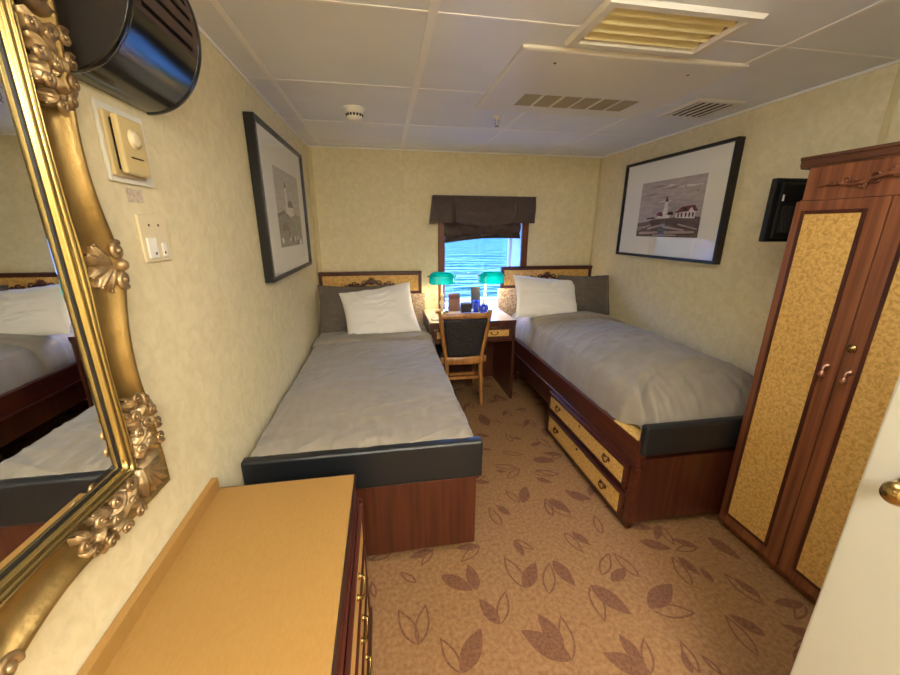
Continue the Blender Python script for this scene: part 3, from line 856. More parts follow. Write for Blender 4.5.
# ------------------------------------------------------------------ dresser
t = thing('dresser', 'low dresser with orange laminate top and back lip below the gold mirror', 'dresser', (-.36, .65, 0))
b = MB(); b.box(-.578, -.139, .02, 1.178, .645, .661, .001); b.box(-.598, -.578, .02, 1.178, .645, .704, .002); b.build('dresser_top', 'dresser_top', t)
b = MB(); b.box(-.139, -.134, .02, 1.182, .638, .6605, .001); b.box(-.598, -.139, 1.178, 1.182, .638, .6605, .001); b.build('top_edging', 'black_edge', t)
b = MB(); b.box(-.595, -.15, .03, 1.17, .05, .644, .003); b.box(-.57, -.18, .06, 1.14, 0, .05); b.build('dresser_body', 'mahogany', t)
b = MB(); b.box(-.15, -.136, .03, 1.172, .572, .637, .004); b.box(-.15, -.128, .03, 1.172, .566, .574, .002); b.build('top_rail', 'mahogany_y', t)
b = MB(); b.box(-.150, -.117, 1.148, 1.172, .04, .565, .005); b.box(-.150, -.117, .03, .06, .04, .565, .005); b.box(-.15, -.117, .06, 1.15, .04, .062, .004); b.box(-.15, -.108, .03, 1.175, .0, .04, .006)
b.build('corner_post', 'mahogany', t)
for z0, z1 in ((.415, .565), (.245, .400), (.07, .23)):
    b = MB(); b.box(-.150, -.121, .065, 1.143, z0, z1, .005); b.box(-.15, -.114, .065, 1.143, z1 - .012, z1, .003); d = b.build('drawer', 'mahogany_y', t)
    b = MB(); b.box(-.122, -.118, .10, 1.11, z0 + .02, z1 - .025, .001); b.build('burl_panel', 'burl', d)
    for y in (.36, .88):
        b = MB()
        b.tube([(-.103, y + .035 * cos(a), (z0 + z1) / 2 - .016 * sin(a)) for a in [pi * k / 10 for k in range(11)]], .004, 8)
        for s in (-1, 1): b.lathe([(0, 0), (.011, 0), (.006, .006), (.004, .016), (0, .016)], 12, (-.118, y + s * .035, (z0 + z1) / 2), 'x')
        b.build('drawer_pull', 'brass', d)

# ------------------------------------------------------------------ wardrobe
t = thing('wardrobe', 'tall mahogany wardrobe with two yellow burl door panels on the right', 'wardrobe', (1.88, 1.05, 0))
WX = 1.67
b = MB()
b.box(WX + .02, 2.095, .74, 1.355, .04, 1.62, .004)
b.box(WX + .001, 2.09, .765, 1.332, 1.613, 1.74, .002)
b.box(WX + .035, 2.09, .75, 1.345, 0, .045)
b.build('wardrobe_body', 'wardrobe_wood', t)
b = MB()
def crown(y0, y1):
    prof = [(WX + .02, 1.735), (WX - .002, 1.736), (WX - .003, 1.742), (WX - .007, 1.745), (WX - .007, 1.764), (WX - .012, 1.768), (WX - .012, 1.778), (2.095, 1.778), (2.095, 1.735)]
    ring0 = [b.bm.verts.new((p[0], y0, p[1])) for p in prof]; ring1 = [b.bm.verts.new((p[0], y1, p[1])) for p in prof]
    for i in range(len(prof)):
        j = (i + 1) % len(prof)
        b.bm.faces.new((ring0[i], ring0[j], ring1[j], ring1[i]))
    b.bm.faces.new(ring0); b.bm.faces.new(list(reversed(ring1)))
crown(.732, 1.366)
b.build('crown_moulding', 'crown_wood', t)
b = MB(); carve_vine(b, WX + .001, .82, 1.275, 1.658, 'x', 1.0); b.build('carving', 'wardrobe_wood', t)
for y0, y1, ky in ((1.049, 1.352, 1.085), (.742, 1.045, 1.012)):
    b = MB()
    b.box(WX, WX + .02, y0, y1, .055, 1.612, .003); d = b.build('wardrobe_door', 'wardrobe_wood', t)
    p0, p1 = (1.117, 1.307) if y0 > 1 else (.787, .977)
    pz0, pz1 = .118, 1.562
    b = MB()
    w = .014
    b.box(WX - .006, WX + .002, p0 - w, p0, pz0 - w, pz1 + w, .003); b.box(WX - .006, WX + .002, p1, p1 + w, pz0 - w, pz1 + w, .003)
    b.box(WX - .006, WX + .002, p0, p1, pz0 - w, pz0, .003); b.box(WX - .006, WX + .002, p0, p1, pz1, pz1 + w, .003)
    b.build('panel_moulding', 'dark_wood', d)
    b = MB(); b.box(WX - .002, WX + .002, p0, p1, pz0, pz1); b.build('burl_panel', 'burl', d)
    b = MB(); z = .985
    b.lathe([(0, 0), (.012, 0), (.010, .004), (.005, .007), (.004, .014), (0, .014)], 14, (WX, ky, z + .012), '-x')
    b.tube([(WX - .014, ky, z + .012), (WX - .016, ky, z), (WX - .016, ky, z - .012)], [.004, .003, .004], 8)
    b.lathe([(0, 0), (.005, .003), (.010, .016), (.009, .024), (0, .028)], 14, (WX - .016, ky, z - .004), '-z')
    b.build('drop_pull', 'copper', d)
b = MB(); b.lathe([(0, 0), (.016, 0), (.015, .004), (.008, .006), (.008, .009), (0, .009)], 20, (WX, 1.026, 1.085), '-x')
b.build('door_lock', 'brass', t)

# ------------------------------------------------------------------ entry door leaf on the right
b = MB(); b.box(.952, .992, -.29, .505, .01, 2.02, .005, 2)
dr = b.build('door_1', 'door_paint'); dr['kind'] = 'structure'
b = MB(); b.lathe([(0, 0), (.026, 0), (.026, .003), (.020, .006), (.010, .009), (.009, .022), (.014, .028), (.021, .036), (.0225, .046), (.018, .056), (.009, .061), (0, .062)], 28, (.952, .428, 1.036), '-x')
b.build('door_knob', 'brass', dr)

# ------------------------------------------------------------------ framed pictures
def framed(label, side, y0, y1, z0, z1, inner, art):
    """side=+1: hangs on the left wall facing +x; -1: on the right wall facing -x"""
    xw = XL if side > 0 else XR
    def X(d): return xw + side * d
    t = thing('framed_picture', label, 'picture', (xw, (y0 + y1) / 2, (z0 + z1) / 2), 'black framed pictures')
    b = MB(); fw = .020; dp = .048
    b.box(X(.001), X(dp), y0, y1, z0, z0 + fw, .002); b.box(X(.001), X(dp), y0, y1, z1 - fw, z1, .002)
    b.box(X(.001), X(dp), y0, y0 + fw, z0 + fw, z1 - fw, .002); b.box(X(.001), X(dp), y1 - fw, y1, z0 + fw, z1 - fw, .002)
    b.build('frame', 'black_frame', t)
    b = MB(); b.box(X(.004), X(.030), y0 + fw, y1 - fw, z0 + fw, z1 - fw); b.build('mat_board', 'mat_board', t)
    iy0, iy1, iz0, iz1 = inner
    b = MB()
    inks = art(b, X, iy0, iy1, iz0, iz1, side)
    b.build('print', inks, t)
    b = MB(); b.face([(X(.037), y0 + fw, z0 + fw), (X(.037), y1 - fw, z0 + fw), (X(.037), y1 - fw, z1 - fw), (X(.037), y0 + fw, z1 - fw)])
    b.build('glass_pane', 'picture_glass', t)
def art_lighthouse(b, X, y0, y1, z0, z1, side):
    # s runs left to right as seen from the room (right wall: far end is left)
    W = y1 - y0; H = z1 - z0
    lay = [0.0305]
    def P(s, t): return (X(lay[0]), y1 - s * W, z0 + t * H)
    def poly(pts, mi):
        lay[0] += .00006; b.mi = mi; b.face([P(*q) for q in pts])
    poly([(0, 0), (1, 0), (1, 1), (0, 1)], 0)
    rr = random.Random(5)
    for k in range(7):      # cloud bars
        s0 = rr.uniform(-.05, .6); t0 = rr.uniform(.62, .92); w = rr.uniform(.2, .45)
        s1 = min(1, s0 + w); s0 = max(0, s0)
        poly([(s0, t0), ((s0 + s1) / 2, t0 + .025), (s1, t0 + .005), ((s0 + s1) / 2, t0 - .012)], 1 if k % 2 else 7)
    poly([(0, 0), (1, 0), (1, .33), (.8, .36), (.55, .33), (.3, .32), (.15, .27), (0, .25)], 3)
    poly([(.16, .32), (.30, .33), (.30, .355), (.17, .35)], 2)
    # tower
    poly([(.43, .38), (.51, .38), (.495, .62), (.445, .62)], 1)
    poly([(.44, .62), (.50, .62), (.50, .635), (.44, .635)], 2); poly([(.452, .635), (.488, .635), (.488, .675), (.452, .675)], 2)
    poly([(.446, .675), (.494, .675), (.47, .715)], 4)
    # low house
    poly([(.33, .33), (.55, .33), (.55, .40), (.36, .40)], 1); poly([(.32, .39), (.44, .36), (.42, .44), (.37, .45)], 4)
    poly([(.50, .39), (.60, .38), (.59, .44), (.52, .44)], 2)
    # keeper's house
    poly([(.64, .33), (.92, .31), (.92, .44), (.88, .50), (.64, .42)], 1)
    poly([(.62, .41), (.72, .51), (.90, .53), (.95, .43), (.90, .43), (.86, .50), (.82, .43), (.70, .42)], 4)
    for s in (.67, .72, .78, .83, .88): poly([(s, .34), (s + .022, .34), (s + .022, .41), (s, .41)], 2)
    poly([(.74, .44), (.80, .44), (.80, .48), (.75, .48)], 2)
    for s, t0 in ((.60, .52), (.63, .50), (.56, .48)): poly([(s, .38), (s + .004, .38), (s + .004, t0), (s, t0)], 2)
    # driftwood
    for s0, t0, s1, t1, w in ((.02, .10, .25, .20, .04), (.2, .12, .5, .20, .05), (.05, .03, .4, .06, .05), (.45, .16, .8, .10, .045), (.5, .05, .95, .07, .05), (.7, .2, .98, .12, .035), (.3, .01, .7, .02, .03), (.0, .14, .12, .17, .03)):
        poly([(s0, t0), (s1, t1), (s1, t1 + w * .8), (s0, t0 + w)], 5); poly([(s0, max(0, t0 - .014)), (s1, max(0, t1 - .014)), (s1, t1), (s0, t0)], 2)
    for s0, t0 in ((.72, .83), (.9, .74)): poly([(s0, t0), (s0 + .03, t0 + .02), (s0 + .012, t0 + .006), (s0 - .012, t0 + .018)], 2)
    return ['ink_sky', 'ink_white', 'ink_dark', 'ink_grass', 'ink_roof', 'ink_log', 'ink_shade', 'ink_cloud']
def art_harbour(b, X, y0, y1, z0, z1, side):
    W = y1 - y0; H = z1 - z0; lay = [0.0305]
    def P(s, t): return (X(lay[0]), y0 + s * W, z0 + t * H)
    def poly(pts, mi):
        lay[0] += .00006; b.mi = mi; b.face([P(*q) for q in pts])
    poly([(0, 0), (1, 0), (1, 1), (0, 1)], 0)
    poly([(0, 0), (1, 0), (1, .40), (.75, .45), (.5, .38), (.25, .48), (0, .42)], 1)
    poly([(0, .42), (.25, .48), (.5, .38), (.5, .36), (.25, .44), (0, .38)], 2)
    poly([(.34, .44), (.44, .44), (.42, .78), (.36, .78)], 3); poly([(.35, .78), (.43, .78), (.39, .86)], 2)
    poly([(.44, .42), (.66, .42), (.66, .54), (.44, .54)], 3); poly([(.42, .53), (.68, .53), (.62, .62), (.48, .62)], 2)
    rr = random.Random(9)
    for k in range(26):
        s = rr.uniform(.03, .93); t0 = rr.uniform(.03, .34); r = rr.uniform(.03, .07)
        n = 7; a0 = rr.uniform(0, 6)
        pts = [(min(1, max(0, s + r * cos(a0 + 2 * pi * i / n) * rr.uniform(.7, 1.2))), min(1, max(0, t0 + r * .8 * sin(a0 + 2 * pi * i / n)))) for i in range(n)]
        poly(pts, (3, 2, 1)[k % 3] if k % 3 else 3)
    return ['ink_mist', 'ink_rock', 'ink_deep', 'ink_white']
framed('black framed photograph of a misty rocky lighthouse shore on the left wall', 1, 2.02, 3.08, 1.235, 2.005, (2.30, 2.90, 1.395, 1.83), art_harbour)
framed('black framed photograph of a lighthouse and driftwood beach on the right wall', -1, 2.072, 3.125, 1.29, 2.022, (2.262, 2.897, 1.45, 1.853), art_lighthouse)

# ------------------------------------------------------------------ television on the right wall
t = thing('television', 'small black flat television on a wall arm beside the wardrobe', 'television', (1.9, 1.55, 1.6))
tm = Matrix.Translation((1.975, 1.545, 1.588)) @ Matrix.Rotation(radians(-4), 4, 'Z')
b = MB(); b.box(-.20, .12, -.014, .014, -.141, .141, .006, 2, tm); b.box(-.178, .09, -.032, -.015, -.125, .12, .008, 2, tm)
for k in range(7): b.box(-.155 + k * .012, -.150 + k * .012, -.034, -.031, -.10, .02, .001, 1, tm)
b.build('tv_case', 'plastic_black', t)
b = MB(); b.box(-.19, .11, .0165, .018, -.14, .14, 0, 1, tm); b.build('screen', 'black_gloss', t)
b = MB(); b.box(-.172, -.164, -.036, -.032, .04, .068, .001, 1, tm); b.build('port_label', 'led_white', t)
b = MB(); b.tube([(1.93, 1.50, 1.60), (1.99, 1.47, 1.60), (2.06, 1.52, 1.60), (2.095, 1.52, 1.60)], .014, 8); b.box(2.085, 2.099, 1.47, 1.57, 1.54, 1.66, .003); b.build('wall_arm', 'plastic_black', t)

# ------------------------------------------------------------------ ceiling fittings
t = thing('ceiling_vent', 'large cream louvred vent in the ceiling nearest the camera', 'vent', (.975, 1.395, 2.17), 'ceiling vents')
b = MB()
def ringf(x0, x1, y0, y1, z, X0, X1, Y0, Y1, Z):
    a = [(x0, y0, z), (x1, y0, z), (x1, y1, z), (x0, y1, z)]; c = [(X0, Y0, Z), (X1, Y0, Z), (X1, Y1, Z), (X0, Y1, Z)]
    for i in range(4): b.face([a[i], a[(i + 1) % 4], c[(i + 1) % 4], c[i]])
ringf(.695, 1.255, 1.245, 1.545, ZC - .001, .705, 1.245, 1.253, 1.537, ZC - .014)
ringf(.705, 1.245, 1.253, 1.537, ZC - .014, .735, 1.215, 1.278, 1.512, ZC - .014)
ringf(.735, 1.215, 1.278, 1.512, ZC - .014, .745, 1.205, 1.285, 1.505, ZC + .0)
b.build('vent_frame', 'white_paint', t)
b = MB(); ringf(.745, 1.205, 1.285, 1.505, ZC, .745, 1.205, 1.285, 1.505, ZC + .09)
b.face([(.745, 1.285, ZC + .09), (1.205, 1.285, ZC + .09), (1.205, 1.505, ZC + .09), (.745, 1.505, ZC + .09)])
b.build('vent_box', 'vent_tan', t)  # darker than the cream slats: shade in the gaps put into the colour
for k in range(4):
    b = MB(); y = 1.300 + k * .054
    mt = Matrix.Translation((.975, y + .01, ZC + .012)) @ Matrix.Rotation(radians(-50), 4, 'X'); b.box(-.229, .229, -.026, .026, -.0015, .0015, 0, 1, mt)
    b.build('louvre', 'vent_cream', t)

t = thing('ceiling_vent', 'white lowered ceiling panel with a long slotted grille in the middle', 'vent', (.99, 1.86, 2.17), 'ceiling vents')
b = MB()
PX0, PX1, PY0, PY1, PZ = .563, 1.535, 1.592, 2.345, 2.156
cells = [(.738 + k * .1095, .738 + k * .1095 + .092, 2.05, 2.23) for k in range(6)]
plate(b, 'z', PZ, PX0, PX1, PY0, PY1, holes=cells)
ringf(PX0, PX1, PY0, PY1, PZ, PX0 - .012, PX1 + .012, PY0 - .010, PY1 + .010, PZ + .004)
ringf(PX0 - .012, PX1 + .012, PY0 - .010, PY1 + .010, PZ + .004, PX0 - .012, PX1 + .012, PY0 - .010, PY1 + .010, ZC)
b.build('panel', 'white_paint', t)
b = MB()
for c in cells:
    ringf(c[0], c[1], c[2], c[3], PZ, c[0], c[1], c[2], c[3], PZ + .012)
    b.face([(c[0], c[2], PZ + .012), (c[1], c[2], PZ + .012), (c[1], c[3], PZ + .012), (c[0], c[3], PZ + .012)])
    y = c[2] + .01
    while y < c[3] - .005:
        b.box(c[0], c[1], y, y + .006, PZ + .001, PZ + .008); y += .015
b.build('grille', 'vent_tan', t)
for sx, sy_ in ((.726, 1.684), (1.355, 1.694)):
    b = MB(); b.lathe([(0, 0), (.006, 0), (.005, .003), (0, .004)], 10, (sx, sy_, PZ), '-z'); b.build('screw', 'brass_dark', t)

t = thing('ceiling_vent', 'small square ceiling vent with dark slots next to the right wall', 'vent', (1.825, 2.15, 2.17), 'ceiling vents')
b = MB()
ringf(1.675, 1.975, 1.985, 2.315, ZC - .001, 1.685, 1.965, 1.995, 2.305, ZC - .008)
ringf(1.685, 1.965, 1.995, 2.305, ZC - .008, 1.715, 1.935, 2.03, 2.27, ZC - .006)
b.build('vent_frame', 'white_paint', t)
b = MB(); ringf(1.715, 1.935, 2.03, 2.27, ZC - .006, 1.715, 1.935, 2.03, 2.27, ZC + .06)
b.face([(1.715, 2.03, ZC + .06), (1.935, 2.03, ZC + .06), (1.935, 2.27, ZC + .06), (1.715, 2.27, ZC + .06)]); b.build('vent_box', 'dark_void', t)
for k in range(5):
    b = MB(); x = 1.737 + k * .044
    b.box(x - .008, x + .008, 2.03, 2.27, ZC - .006, ZC - .003); b.build('louvre', 'white_paint', t)

t = thing('smoke_detector', 'round white smoke detector on the ceiling', 'smoke detector', (-.133, 2.497, 2.17))
b = MB(); b.lathe([(0, 0), (.062, 0), (.062, .008), (.058, .010), (.055, .028), (.050, .03)], 32, (-.133, 2.497, 2.17), '-z'); b.build('detector_base', 'white_plastic', t)
b = MB(); b.lathe([(.046, .028), (.048, .045), (.040, .058), (.025, .066), (0, .068)], 32, (-.133, 2.497, 2.17), '-z'); b.build('detector_cap', 'white_plastic', t)
b = MB()
for k in range(16):
    a = 2 * pi * k / 16
    mt = Matrix.Translation((-.133, 2.497, 2.17)) @ Matrix.Rotation(a, 4, 'Z'); b.box(.044, .0490, -.006, .006, -.047, -.034, 0, 1, mt)
b.build('detector_slots', 'dark_void', t)
t = thing('sprinkler_head', 'small metal sprinkler head on the ceiling beside the lowered panel', 'sprinkler', (.725, 2.50, 2.17))
b = MB(); b.lathe([(0, 0), (.028, 0), (.024, .008), (.012, .012), (.010, .024), (0, .024)], 20, (.725, 2.50, 2.17), '-z'); b.build('collar', 'white_plastic', t)
b = MB(); b.tube([(.715, 2.5, 2.15), (.711, 2.5, 2.13), (.725, 2.5, 2.115)], .003, 6); b.tube([(.735, 2.5, 2.15), (.739, 2.5, 2.13), (.725, 2.5, 2.115)], .003, 6)
b.lathe([(0, 0), (.016, .001), (.016, .003), (0, .004)], 16, (.725, 2.5, 2.115), '-z'); b.build('deflector', 'chrome', t)

# ------------------------------------------------------------------ left wall fittings
t = thing('thermostat', 'cream wall thermostat with round dial on a white backing plate', 'thermostat', (XL, 1.12, 1.68))
b = MB(); b.box(XL + .0005, XL + .008, 1.014, 1.182, 1.602, 1.765, .002); b.build('backing_plate', 'white_paint', t)
b = MB(); b.box(XL + .008, XL + .016, 1.02, 1.138, 1.614, 1.748, .003); b.build('case_back', 'plastic_cream', t)
b = MB(); b.box(XL + .022, XL + .035, 1.03, 1.124, 1.620, 1.742, .005, 3); b.build('case_front', 'plastic_cream', t)
b = MB(); b.box(XL + .016, XL + .0225, 1.036, 1.118, 1.628, 1.735); b.build('case_gap', 'dark_void', t)
b = MB(); b.lathe([(0, 0), (.022, 0), (.021, .003), (.017, .004), (.016, .008), (.011, .009), (0, .009)], 28, (XL + .035, 1.078, 1.698), 'x'); b.build('dial', 'plastic_almond', t)
b = MB(); b.box(XL + .0352, XL + .0362, 1.055, 1.10, 1.655, 1.658); b.build('slot_mark', 'brass_dark', t)
b = MB(); b.box(XL + .0006, XL + .0016, 1.068, 1.130, 1.560, 1.592)
simple('paper_label', b, 'label_paper', 'small faded paper label stuck to the wall below the thermostat', 'label', loc=(XL, 1.10, 1.576))
t = thing('light_switch', 'almond double light switch plate on the left wall', 'light switch', (XL, 1.14, 1.47))
b = MB(); b.box(XL + .0006, XL + .007, 1.078, 1.200, 1.414, 1.533, .003); b.build('cover_plate', 'plastic_almond', t)
for y in (1.112, 1.166):
    b = MB(); b.box(XL + .007, XL + .012, y - .020 if y < 1.14 else y - .010, y + .020 if y < 1.14 else y + .010, 1.425, 1.476 if y < 1.14 else 1.462, .002); b.build('switch_toggle', 'white_plastic', t)
for y, z in ((1.118, 1.507), (1.160, 1.507), (1.118, 1.436), (1.160, 1.436)):
    b = MB(); b.lathe([(0, 0), (.0035, 0), (.003, .0015), (0, .002)], 10, (XL + (.007 if z > 1.48 else .012), y, z), 'x'); b.build('screw', 'brass_dark', t)

# half round wall unit
t = thing('wall_unit', 'black glossy half-round wall unit with brown slotted top near the ceiling', 'wall unit', (XL, 1.1, 2.0))
UY0, UY1 = .95, 1.235
def uprof(a, r=1.0):  # a from -90 (bottom at wall) to +90
    return (XL + .002 + .152 * r * cos(a), 1.975 + .185 * r * sin(a))
b = MB()
b.grid(lambda u, v: (uprof(radians(-90 + 71 * v))[0], UY0 + (UY1 - UY0) * u, uprof(radians(-90 + 71 * v))[1]), 20, 30)
def capf(y, r):
    def f(u, v):
        x, z = uprof(radians(-90 + 180 * v), r)
        return (XL + .002 + (x - XL - .002) * u, y, 1.975 + (z - 1.975) * u)
    return f
for y0 in (UY0 - .006, UY1 - .012):   # thick end rims
    def rim(u, v, y0=y0):
        a = v * 2 * pi; th = radians(-90 + 180 * u); x, z = uprof(th, 1.0 + .016 * cos(a)); return (x, y0 + .009 + .010 * sin(a), z)
    b.grid(rim, 36, 10, cv=True)
b.build('shell', 'black_gloss', t)
for yy in (UY0, UY1):
    b = MB(); b.grid(capf(yy, 1.0), 6, 32); b.build('end_cap', 'cap_brown', t)
b = MB()
slots = [(.05, .62)]
angs = [-19, -16, -13, -6, -3, 4, 7, 14, 17, 25, 28, 37, 40, 90]
for i, (a0, a1) in enumerate(zip(angs, angs[1:])):
    def seg(u0, u1, a0=a0, a1=a1):
        return lambda u, v: (uprof(radians(a0 + (a1 - a0) * v))[0], UY0 + (UY1 - UY0) * (u0 + (u1 - u0) * u), uprof(radians(a0 + (a1 - a0) * v))[1])
    if i % 2 == 0: b.grid(seg(0, 1), 10, 4)
    else: b.grid(seg(0, .12), 2, 4); b.grid(seg(.86, 1), 2, 4)
b.build('slotted_top', 'brown_matte', t)
b = MB(); b.grid(lambda u, v: (uprof(radians(-22 + 112 * v), .93)[0], UY0 + .01 + (UY1 - UY0 - .02) * u, uprof(radians(-22 + 112 * v), .93)[1]), 4, 12); b.build('inner_liner', 'dark_void', t)

# ------------------------------------------------------------------ gilt mirror
MY0, MY1, MZ0, MZ1 = .085, .803, 1.003, 1.847   # glass opening
t = thing('wall_mirror', 'large mirror in an ornate gilt frame on the left wall above the dresser', 'mirror', (XL, .445, 1.42))
FX = XL
b = MB(); bw = .022
GX = XL + .022
# glass with bevelled border
b.face([(GX, MY0 + bw, MZ0 + bw), (GX, MY1 - bw, MZ0 + bw), (GX, MY1 - bw, MZ1 - bw), (GX, MY0 + bw, MZ1 - bw)])
o = [(MY0 - .01, MZ0 - .01), (MY1 + .01, MZ0 - .01), (MY1 + .01, MZ1 + .01), (MY0 - .01, MZ1 + .01)]
i_ = [(MY0 + bw, MZ0 + bw), (MY1 - bw, MZ0 + bw), (MY1 - bw, MZ1 - bw), (MY0 + bw, MZ1 - bw)]
for k in range(4):
    l = (k + 1) % 4
    b.face([(GX - .0013, o[k][0], o[k][1]), (GX - .0013, o[l][0], o[l][1]), (GX, i_[l][0], i_[l][1]), (GX, i_[k][0], i_[k][1])])
b.build('mirror_glass', 'mirror_glass', t)
cyc, czc = (MY0 + MY1) / 2, (MZ0 + MZ1) / 2
OY, OZ = .104, .112   # frame width at the sides and at top/bottom
def outer(s):
    """perimeter param 0..4 -> (inner point, outer point)"""
    k = int(s) % 4; f = s - int(s)
    C = [(MY0, MZ0), (MY1, MZ0), (MY1, MZ1), (MY0, MZ1)]
    a, c = C[k], C[(k + 1) % 4]
    ip = (a[0] + (c[0] - a[0]) * f, a[1] + (c[1] - a[1]) * f)
    # serpentine outline: widest at corners and at the middle
    bulge = .022 * abs(cos(2 * pi * f)) ** 2 + .016 * math.exp(-((f - .5) / .09) ** 2) - .006
    w = (OZ if k % 2 == 0 else OY) + bulge - .016
    nrm = [(0, -1), (1, 0), (0, 1), (-1, 0)][k]
    # blend to the corner diagonal
    e = .16
    ox, oz = ip[0] + nrm[0] * w, ip[1] + nrm[1] * w
    tg = ((c[0] - a[0]), (c[1] - a[1])); tl = sqrt(tg[0] ** 2 + tg[1] ** 2); tg = (tg[0] / tl, tg[1] / tl)
    ext = (OY if k % 2 == 0 else OZ)
    if f < e: ox -= tg[0] * ext * (1 - f / e) ; oz -= tg[1] * ext * (1 - f / e)
    if f > 1 - e: ox += tg[0] * ext * (1 - (1 - f) / e); oz += tg[1] * ext * (1 - (1 - f) / e)
    if k % 2 == 0:
        pass
    return ip, (ox, oz)
PROF = [(0.0, .021), (.01, .030), (.035, .036), (.065, .031), (.08, .024), (.095, .034), (.125, .041), (.155, .036), (.17, .026), (.19, .034), (.22, .037),
        (.32, .028), (.45, .026), (.60, .029), (.72, .036), (.78, .044), (.84, .050), (.90, .052), (.95, .048), (.985, .038), (1.0, .022), (1.0, .001)]
def frame_pt(s, q):
    ip, op = outer(s % 4)
    return (ip[0] + (op[0] - ip[0]) * q, ip[1] + (op[1] - ip[1]) * q)
def frame_part(i0, i1, m, name):
    b = MB()
    n = 4 * 48
    rows = []
    for i in range(n):
        s = 4 * i / n
        row = []
        for q, h in PROF[i0:i1]:
            p = frame_pt(s, q); row.append(b.bm.verts.new((XL + .0008 + h, p[0], p[1])))
        rows.append(row)
    for i in range(n):
        A = rows[i]; B = rows[(i + 1) % n]
        for j in range(len(A) - 1):
            f = b.bm.faces.new((A[j], A[j + 1], B[j + 1], B[j])); f.smooth = True
    return b.build(name, m, t)
frame_part(0, 11, 'gold_bright', 'inner_beading')
frame_part(10, len(PROF), 'gold', 'frame')
b = MB(); 
for (y0, y1, z0, z1) in ((MY0, MY0 + .003, MZ0, MZ1), (MY1 - .003, MY1, MZ0, MZ1), (MY0 + .003, MY1 - .003, MZ0, MZ0 + .003), (MY0 + .003, MY1 - .003, MZ1 - .003, MZ1)):
    b.box(GX - .002, GX + .002, y0, y1, z0, z1)
b.build('rebate', 'black_gap', t)
AU, AV = Vector((0, 1, 0)), Vector((0, 0, 1))
def leafy(b, c, d, L, w, x0, curl=0.4, ribs=3, lift=.020):
    """an acanthus leaf: a domed, fluted blade that curls over at its tip"""
    n = 12; m = 10
    base = math.atan2(d[1], d[0])
    spine = []
    y, z = c
    for i in range(n + 1):
        s_ = i / n; a = base + curl * s_ * s_ * 1.6
        spine.append((y, z, a)); y += cos(a) * L / n; z += sin(a) * L / n
    def fn(u, v):
        i = min(n, int(round(u * n))); y, z, a = spine[i]
        tt = v * 2 - 1
        lobes = 1 + .16 * sin(u * 3.2 * pi * 2)
        hw = w * (.25 + 1.0 * sin(pi * min(1, u * .88 + .06)) ** .8) * lobes * (1 if u < .97 else .5)
        h = lift * (1 - .8 * tt * tt) * (.35 + .65 * sin(pi * min(1, .12 + u * .80))) + .0042 * abs(cos(tt * pi * ribs / 2)) - .006 * abs(tt) ** 3
        return (x0 - .012 + h, y - sin(a) * hw * tt, z + cos(a) * hw * tt)
    b.grid(fn, n, m)
    y, z, a = spine[-1]
    b.ball((x0 - .002, y, z), w * .34, 8)
def corner_carving(cy_, cz_, sy_, sz_):
    """cy_,cz_ inner corner of the opening; sy_,sz_ outward signs"""
    b = MB(); X0 = XL + .046
    def P(u, v): return (cy_ + sy_ * u, cz_ + sz_ * v)
    def D(u, v):
        l = sqrt(u * u + v * v); return (sy_ * u / l, sz_ * v / l)
    hd = sy_ * sz_
    # fan of leaves on the very corner
    for k, a in enumerate((100, -10, 80, 10, 62, 28, 45)):
        leafy(b, P(.020, .020), D(cos(radians(a)), sin(radians(a))), .112 if a == 45 else (.100 if 20 < a < 70 else .080), .0125, X0, .3 * hd * (1 if a < 45 else (-1 if a > 45 else 0)), 3)
    # clusters running up the side (v < 0) and along the bottom (u < 0)
    seq = [(.024, -.004, .8, -1, .062, .0125, .7), (.088, -.002, -.5, -1, .050, .012, -.8), (.050, -.012, .2, -1, .055, .011, .9), (.028, -.036, .9, -.8, .055, .012, -.7),
           (.088, -.046, -.3, -1, .046, .011, .9), (.060, -.052, .3, -1, .046, .010, -.9), (.034, -.070, .1, -1, .046, .011, -1.0), (.078, -.082, .3, -1, .040, .010, 1.0),
           (.052, -.092, .5, -.8, .040, .009, .9), (.042, -.116, -.1, -1, .032, .009, -.9), (.066, -.118, .1, -1, .030, .008, .9)]
    for (u, v, dx, dy, L, w_, cu) in seq:
        leafy(b, P(u, v), D(dx, dy), L, w_, X0, cu * hd)
        leafy(b, P(v * 1.2, u), D(dy, dx), L, w_, X0, -cu * hd)
    for (u, v, r, h) in ((.094, -.020, .014, 1), (.022, -.028, .011, -1), (.096, -.058, .013, 1), (.026, -.066, .011, -1), (.090, -.094, .012, 1), (.030, -.104, .011, -1), (.076, -.126, .010, 1), (.046, -.140, .010, -1), (.058, -.030, .010, 1), (.058, -.075, .009, -1)):
        for swap in (0, 1):
            q = P(u, v) if not swap else P(v * 1.2, u)
            au, av = (AU * sy_, AV * sz_) if not swap else (AV * sz_, AU * sy_)
            b.tube(scroll_pts((X0 + .008, *q), r, 1.5, au, av, 20, 1.0, h), [.0050 * (1 - .4 * k / 20) for k in range(21)], 7)
            b.ball((X0 + .010, *q), r * .35, 8)
    b.build('corner_carving', 'gold_old', t)
for cy_, sy_ in ((MY0, -1), (MY1, 1)):
    for cz_, sz_ in ((MZ0, -1), (MZ1, 1)):
        corner_carving(cy_, cz_, sy_, sz_)
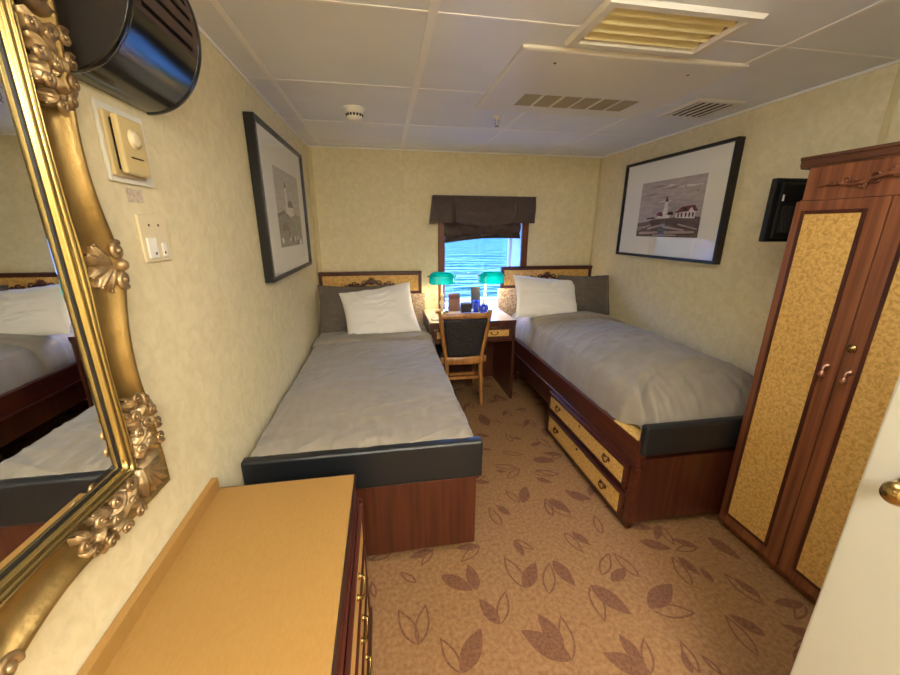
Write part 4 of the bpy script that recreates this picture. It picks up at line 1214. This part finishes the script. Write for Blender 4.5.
def mid_carving(c, out, along):
    b = MB(); X0 = XL + .046
    def Q(u, v): return (c[0] + out[0] * u + along[0] * v, c[1] + out[1] * u + along[1] * v)
    hd = out[0] * along[1] - out[1] * along[0]
    for a, L in ((-62, .056), (-35, .062), (-10, .066), (15, .066), (40, .058)):
        d = (cos(radians(a)), sin(radians(a))); dd = (-(out[0] * d[0]) + along[0] * d[1], -(out[1] * d[0]) + along[1] * d[1])
        leafy(b, Q(.098, 0), dd, L, .011, X0 - .004, -.25 * hd * (1 if a > 0 else -1), 3, .014)
    for s_ in (-1, 1):
        b.tube(scroll_pts((X0 + .006, *Q(.100, s_ * .030)), .017, 1.5, Vector((0, *out)), Vector((0, *along)) * s_, 22, 1.2), [.0065 * (1 - .4 * k / 22) for k in range(23)], 8)
        b.ball((X0 + .008, *Q(.100, s_ * .030)), .007, 8)
    b.ball((X0 + .006, *Q(.104, 0)), .013, 12)
    b.build('side_carving', 'gold_old', t)
mid_carving((MY1, czc), (1, 0), (0, 1)); mid_carving((MY0, czc), (-1, 0), (0, 1))
mid_carving((cyc, MZ0), (0, -1), (1, 0)); mid_carving((cyc, MZ1), (0, 1), (1, 0))

# ------------------------------------------------------------------ lights
# ceiling light above the camera; second unseen box added to even the light
for lab, (x0, x1, y0, y1), e in (('white ceiling light box above the camera', (.45, 1.30, .40, .95), LAMP_E), ('unseen light box added behind the camera to brighten the far end', (-.2, .9, -1.5, -.7), FILL_E)):
    t = thing('ceiling_light', lab, 'light', ((x0 + x1) / 2, (y0 + y1) / 2, 2.17), 'ceiling light boxes')
    b = MB(); b.box(x0, x1, y0, y1, 2.150, 2.169, .006); b.build('light_frame', 'white_paint', t)
    M['diffuser'] = emit('diffuser', (1, .965, .90, 1), e)
    b = MB(); b.box(x0 + .03, x1 - .03, y0 + .03, y1 - .03, 2.085, 2.150, .02, 3); b.build('diffuser', 'diffuser', t)

w = bpy.data.worlds.new('world'); S.world = w; w.use_nodes = True
nt = w.node_tree; N = nt.nodes; L = nt.links
bg = N['Background']
tc = N.new('ShaderNodeTexCoord'); sx = N.new('ShaderNodeSeparateXYZ'); cr = N.new('ShaderNodeValToRGB')
L.new(tc.outputs['Generated'], sx.inputs[0]); L.new(sx.outputs['Z'], cr.inputs['Fac']); L.new(cr.outputs[0], bg.inputs['Color'])
cr.color_ramp.elements[0].position = 0.17; cr.color_ramp.elements[0].color = (.003, .024, .030, 1)
cr.color_ramp.elements[1].position = .42; cr.color_ramp.elements[1].color = (.26, .62, 2.0, 1)
bg.inputs['Strength'].default_value = 10
# window portal: sampling guide for the sky light, gives off nothing itself
P = bpy.data.lights.new('window_portal', 'AREA'); P.shape = 'RECTANGLE'; P.size = WX1 - WX0; P.size_y = WZ1 - WZ0; P.cycles.is_portal = True
po = bpy.data.objects.new('window_portal', P); COL.objects.link(po); po.location = ((WX0 + WX1) / 2, D2 + .03, (WZ0 + WZ1) / 2); po.rotation_euler = (radians(-90), 0, 0)

S.view_settings.view_transform = 'Standard'
S.view_settings.look = 'None'
S.view_settings.exposure = 0.92
S.view_settings.gamma = 1.0
S.view_settings.use_curve_mapping = False
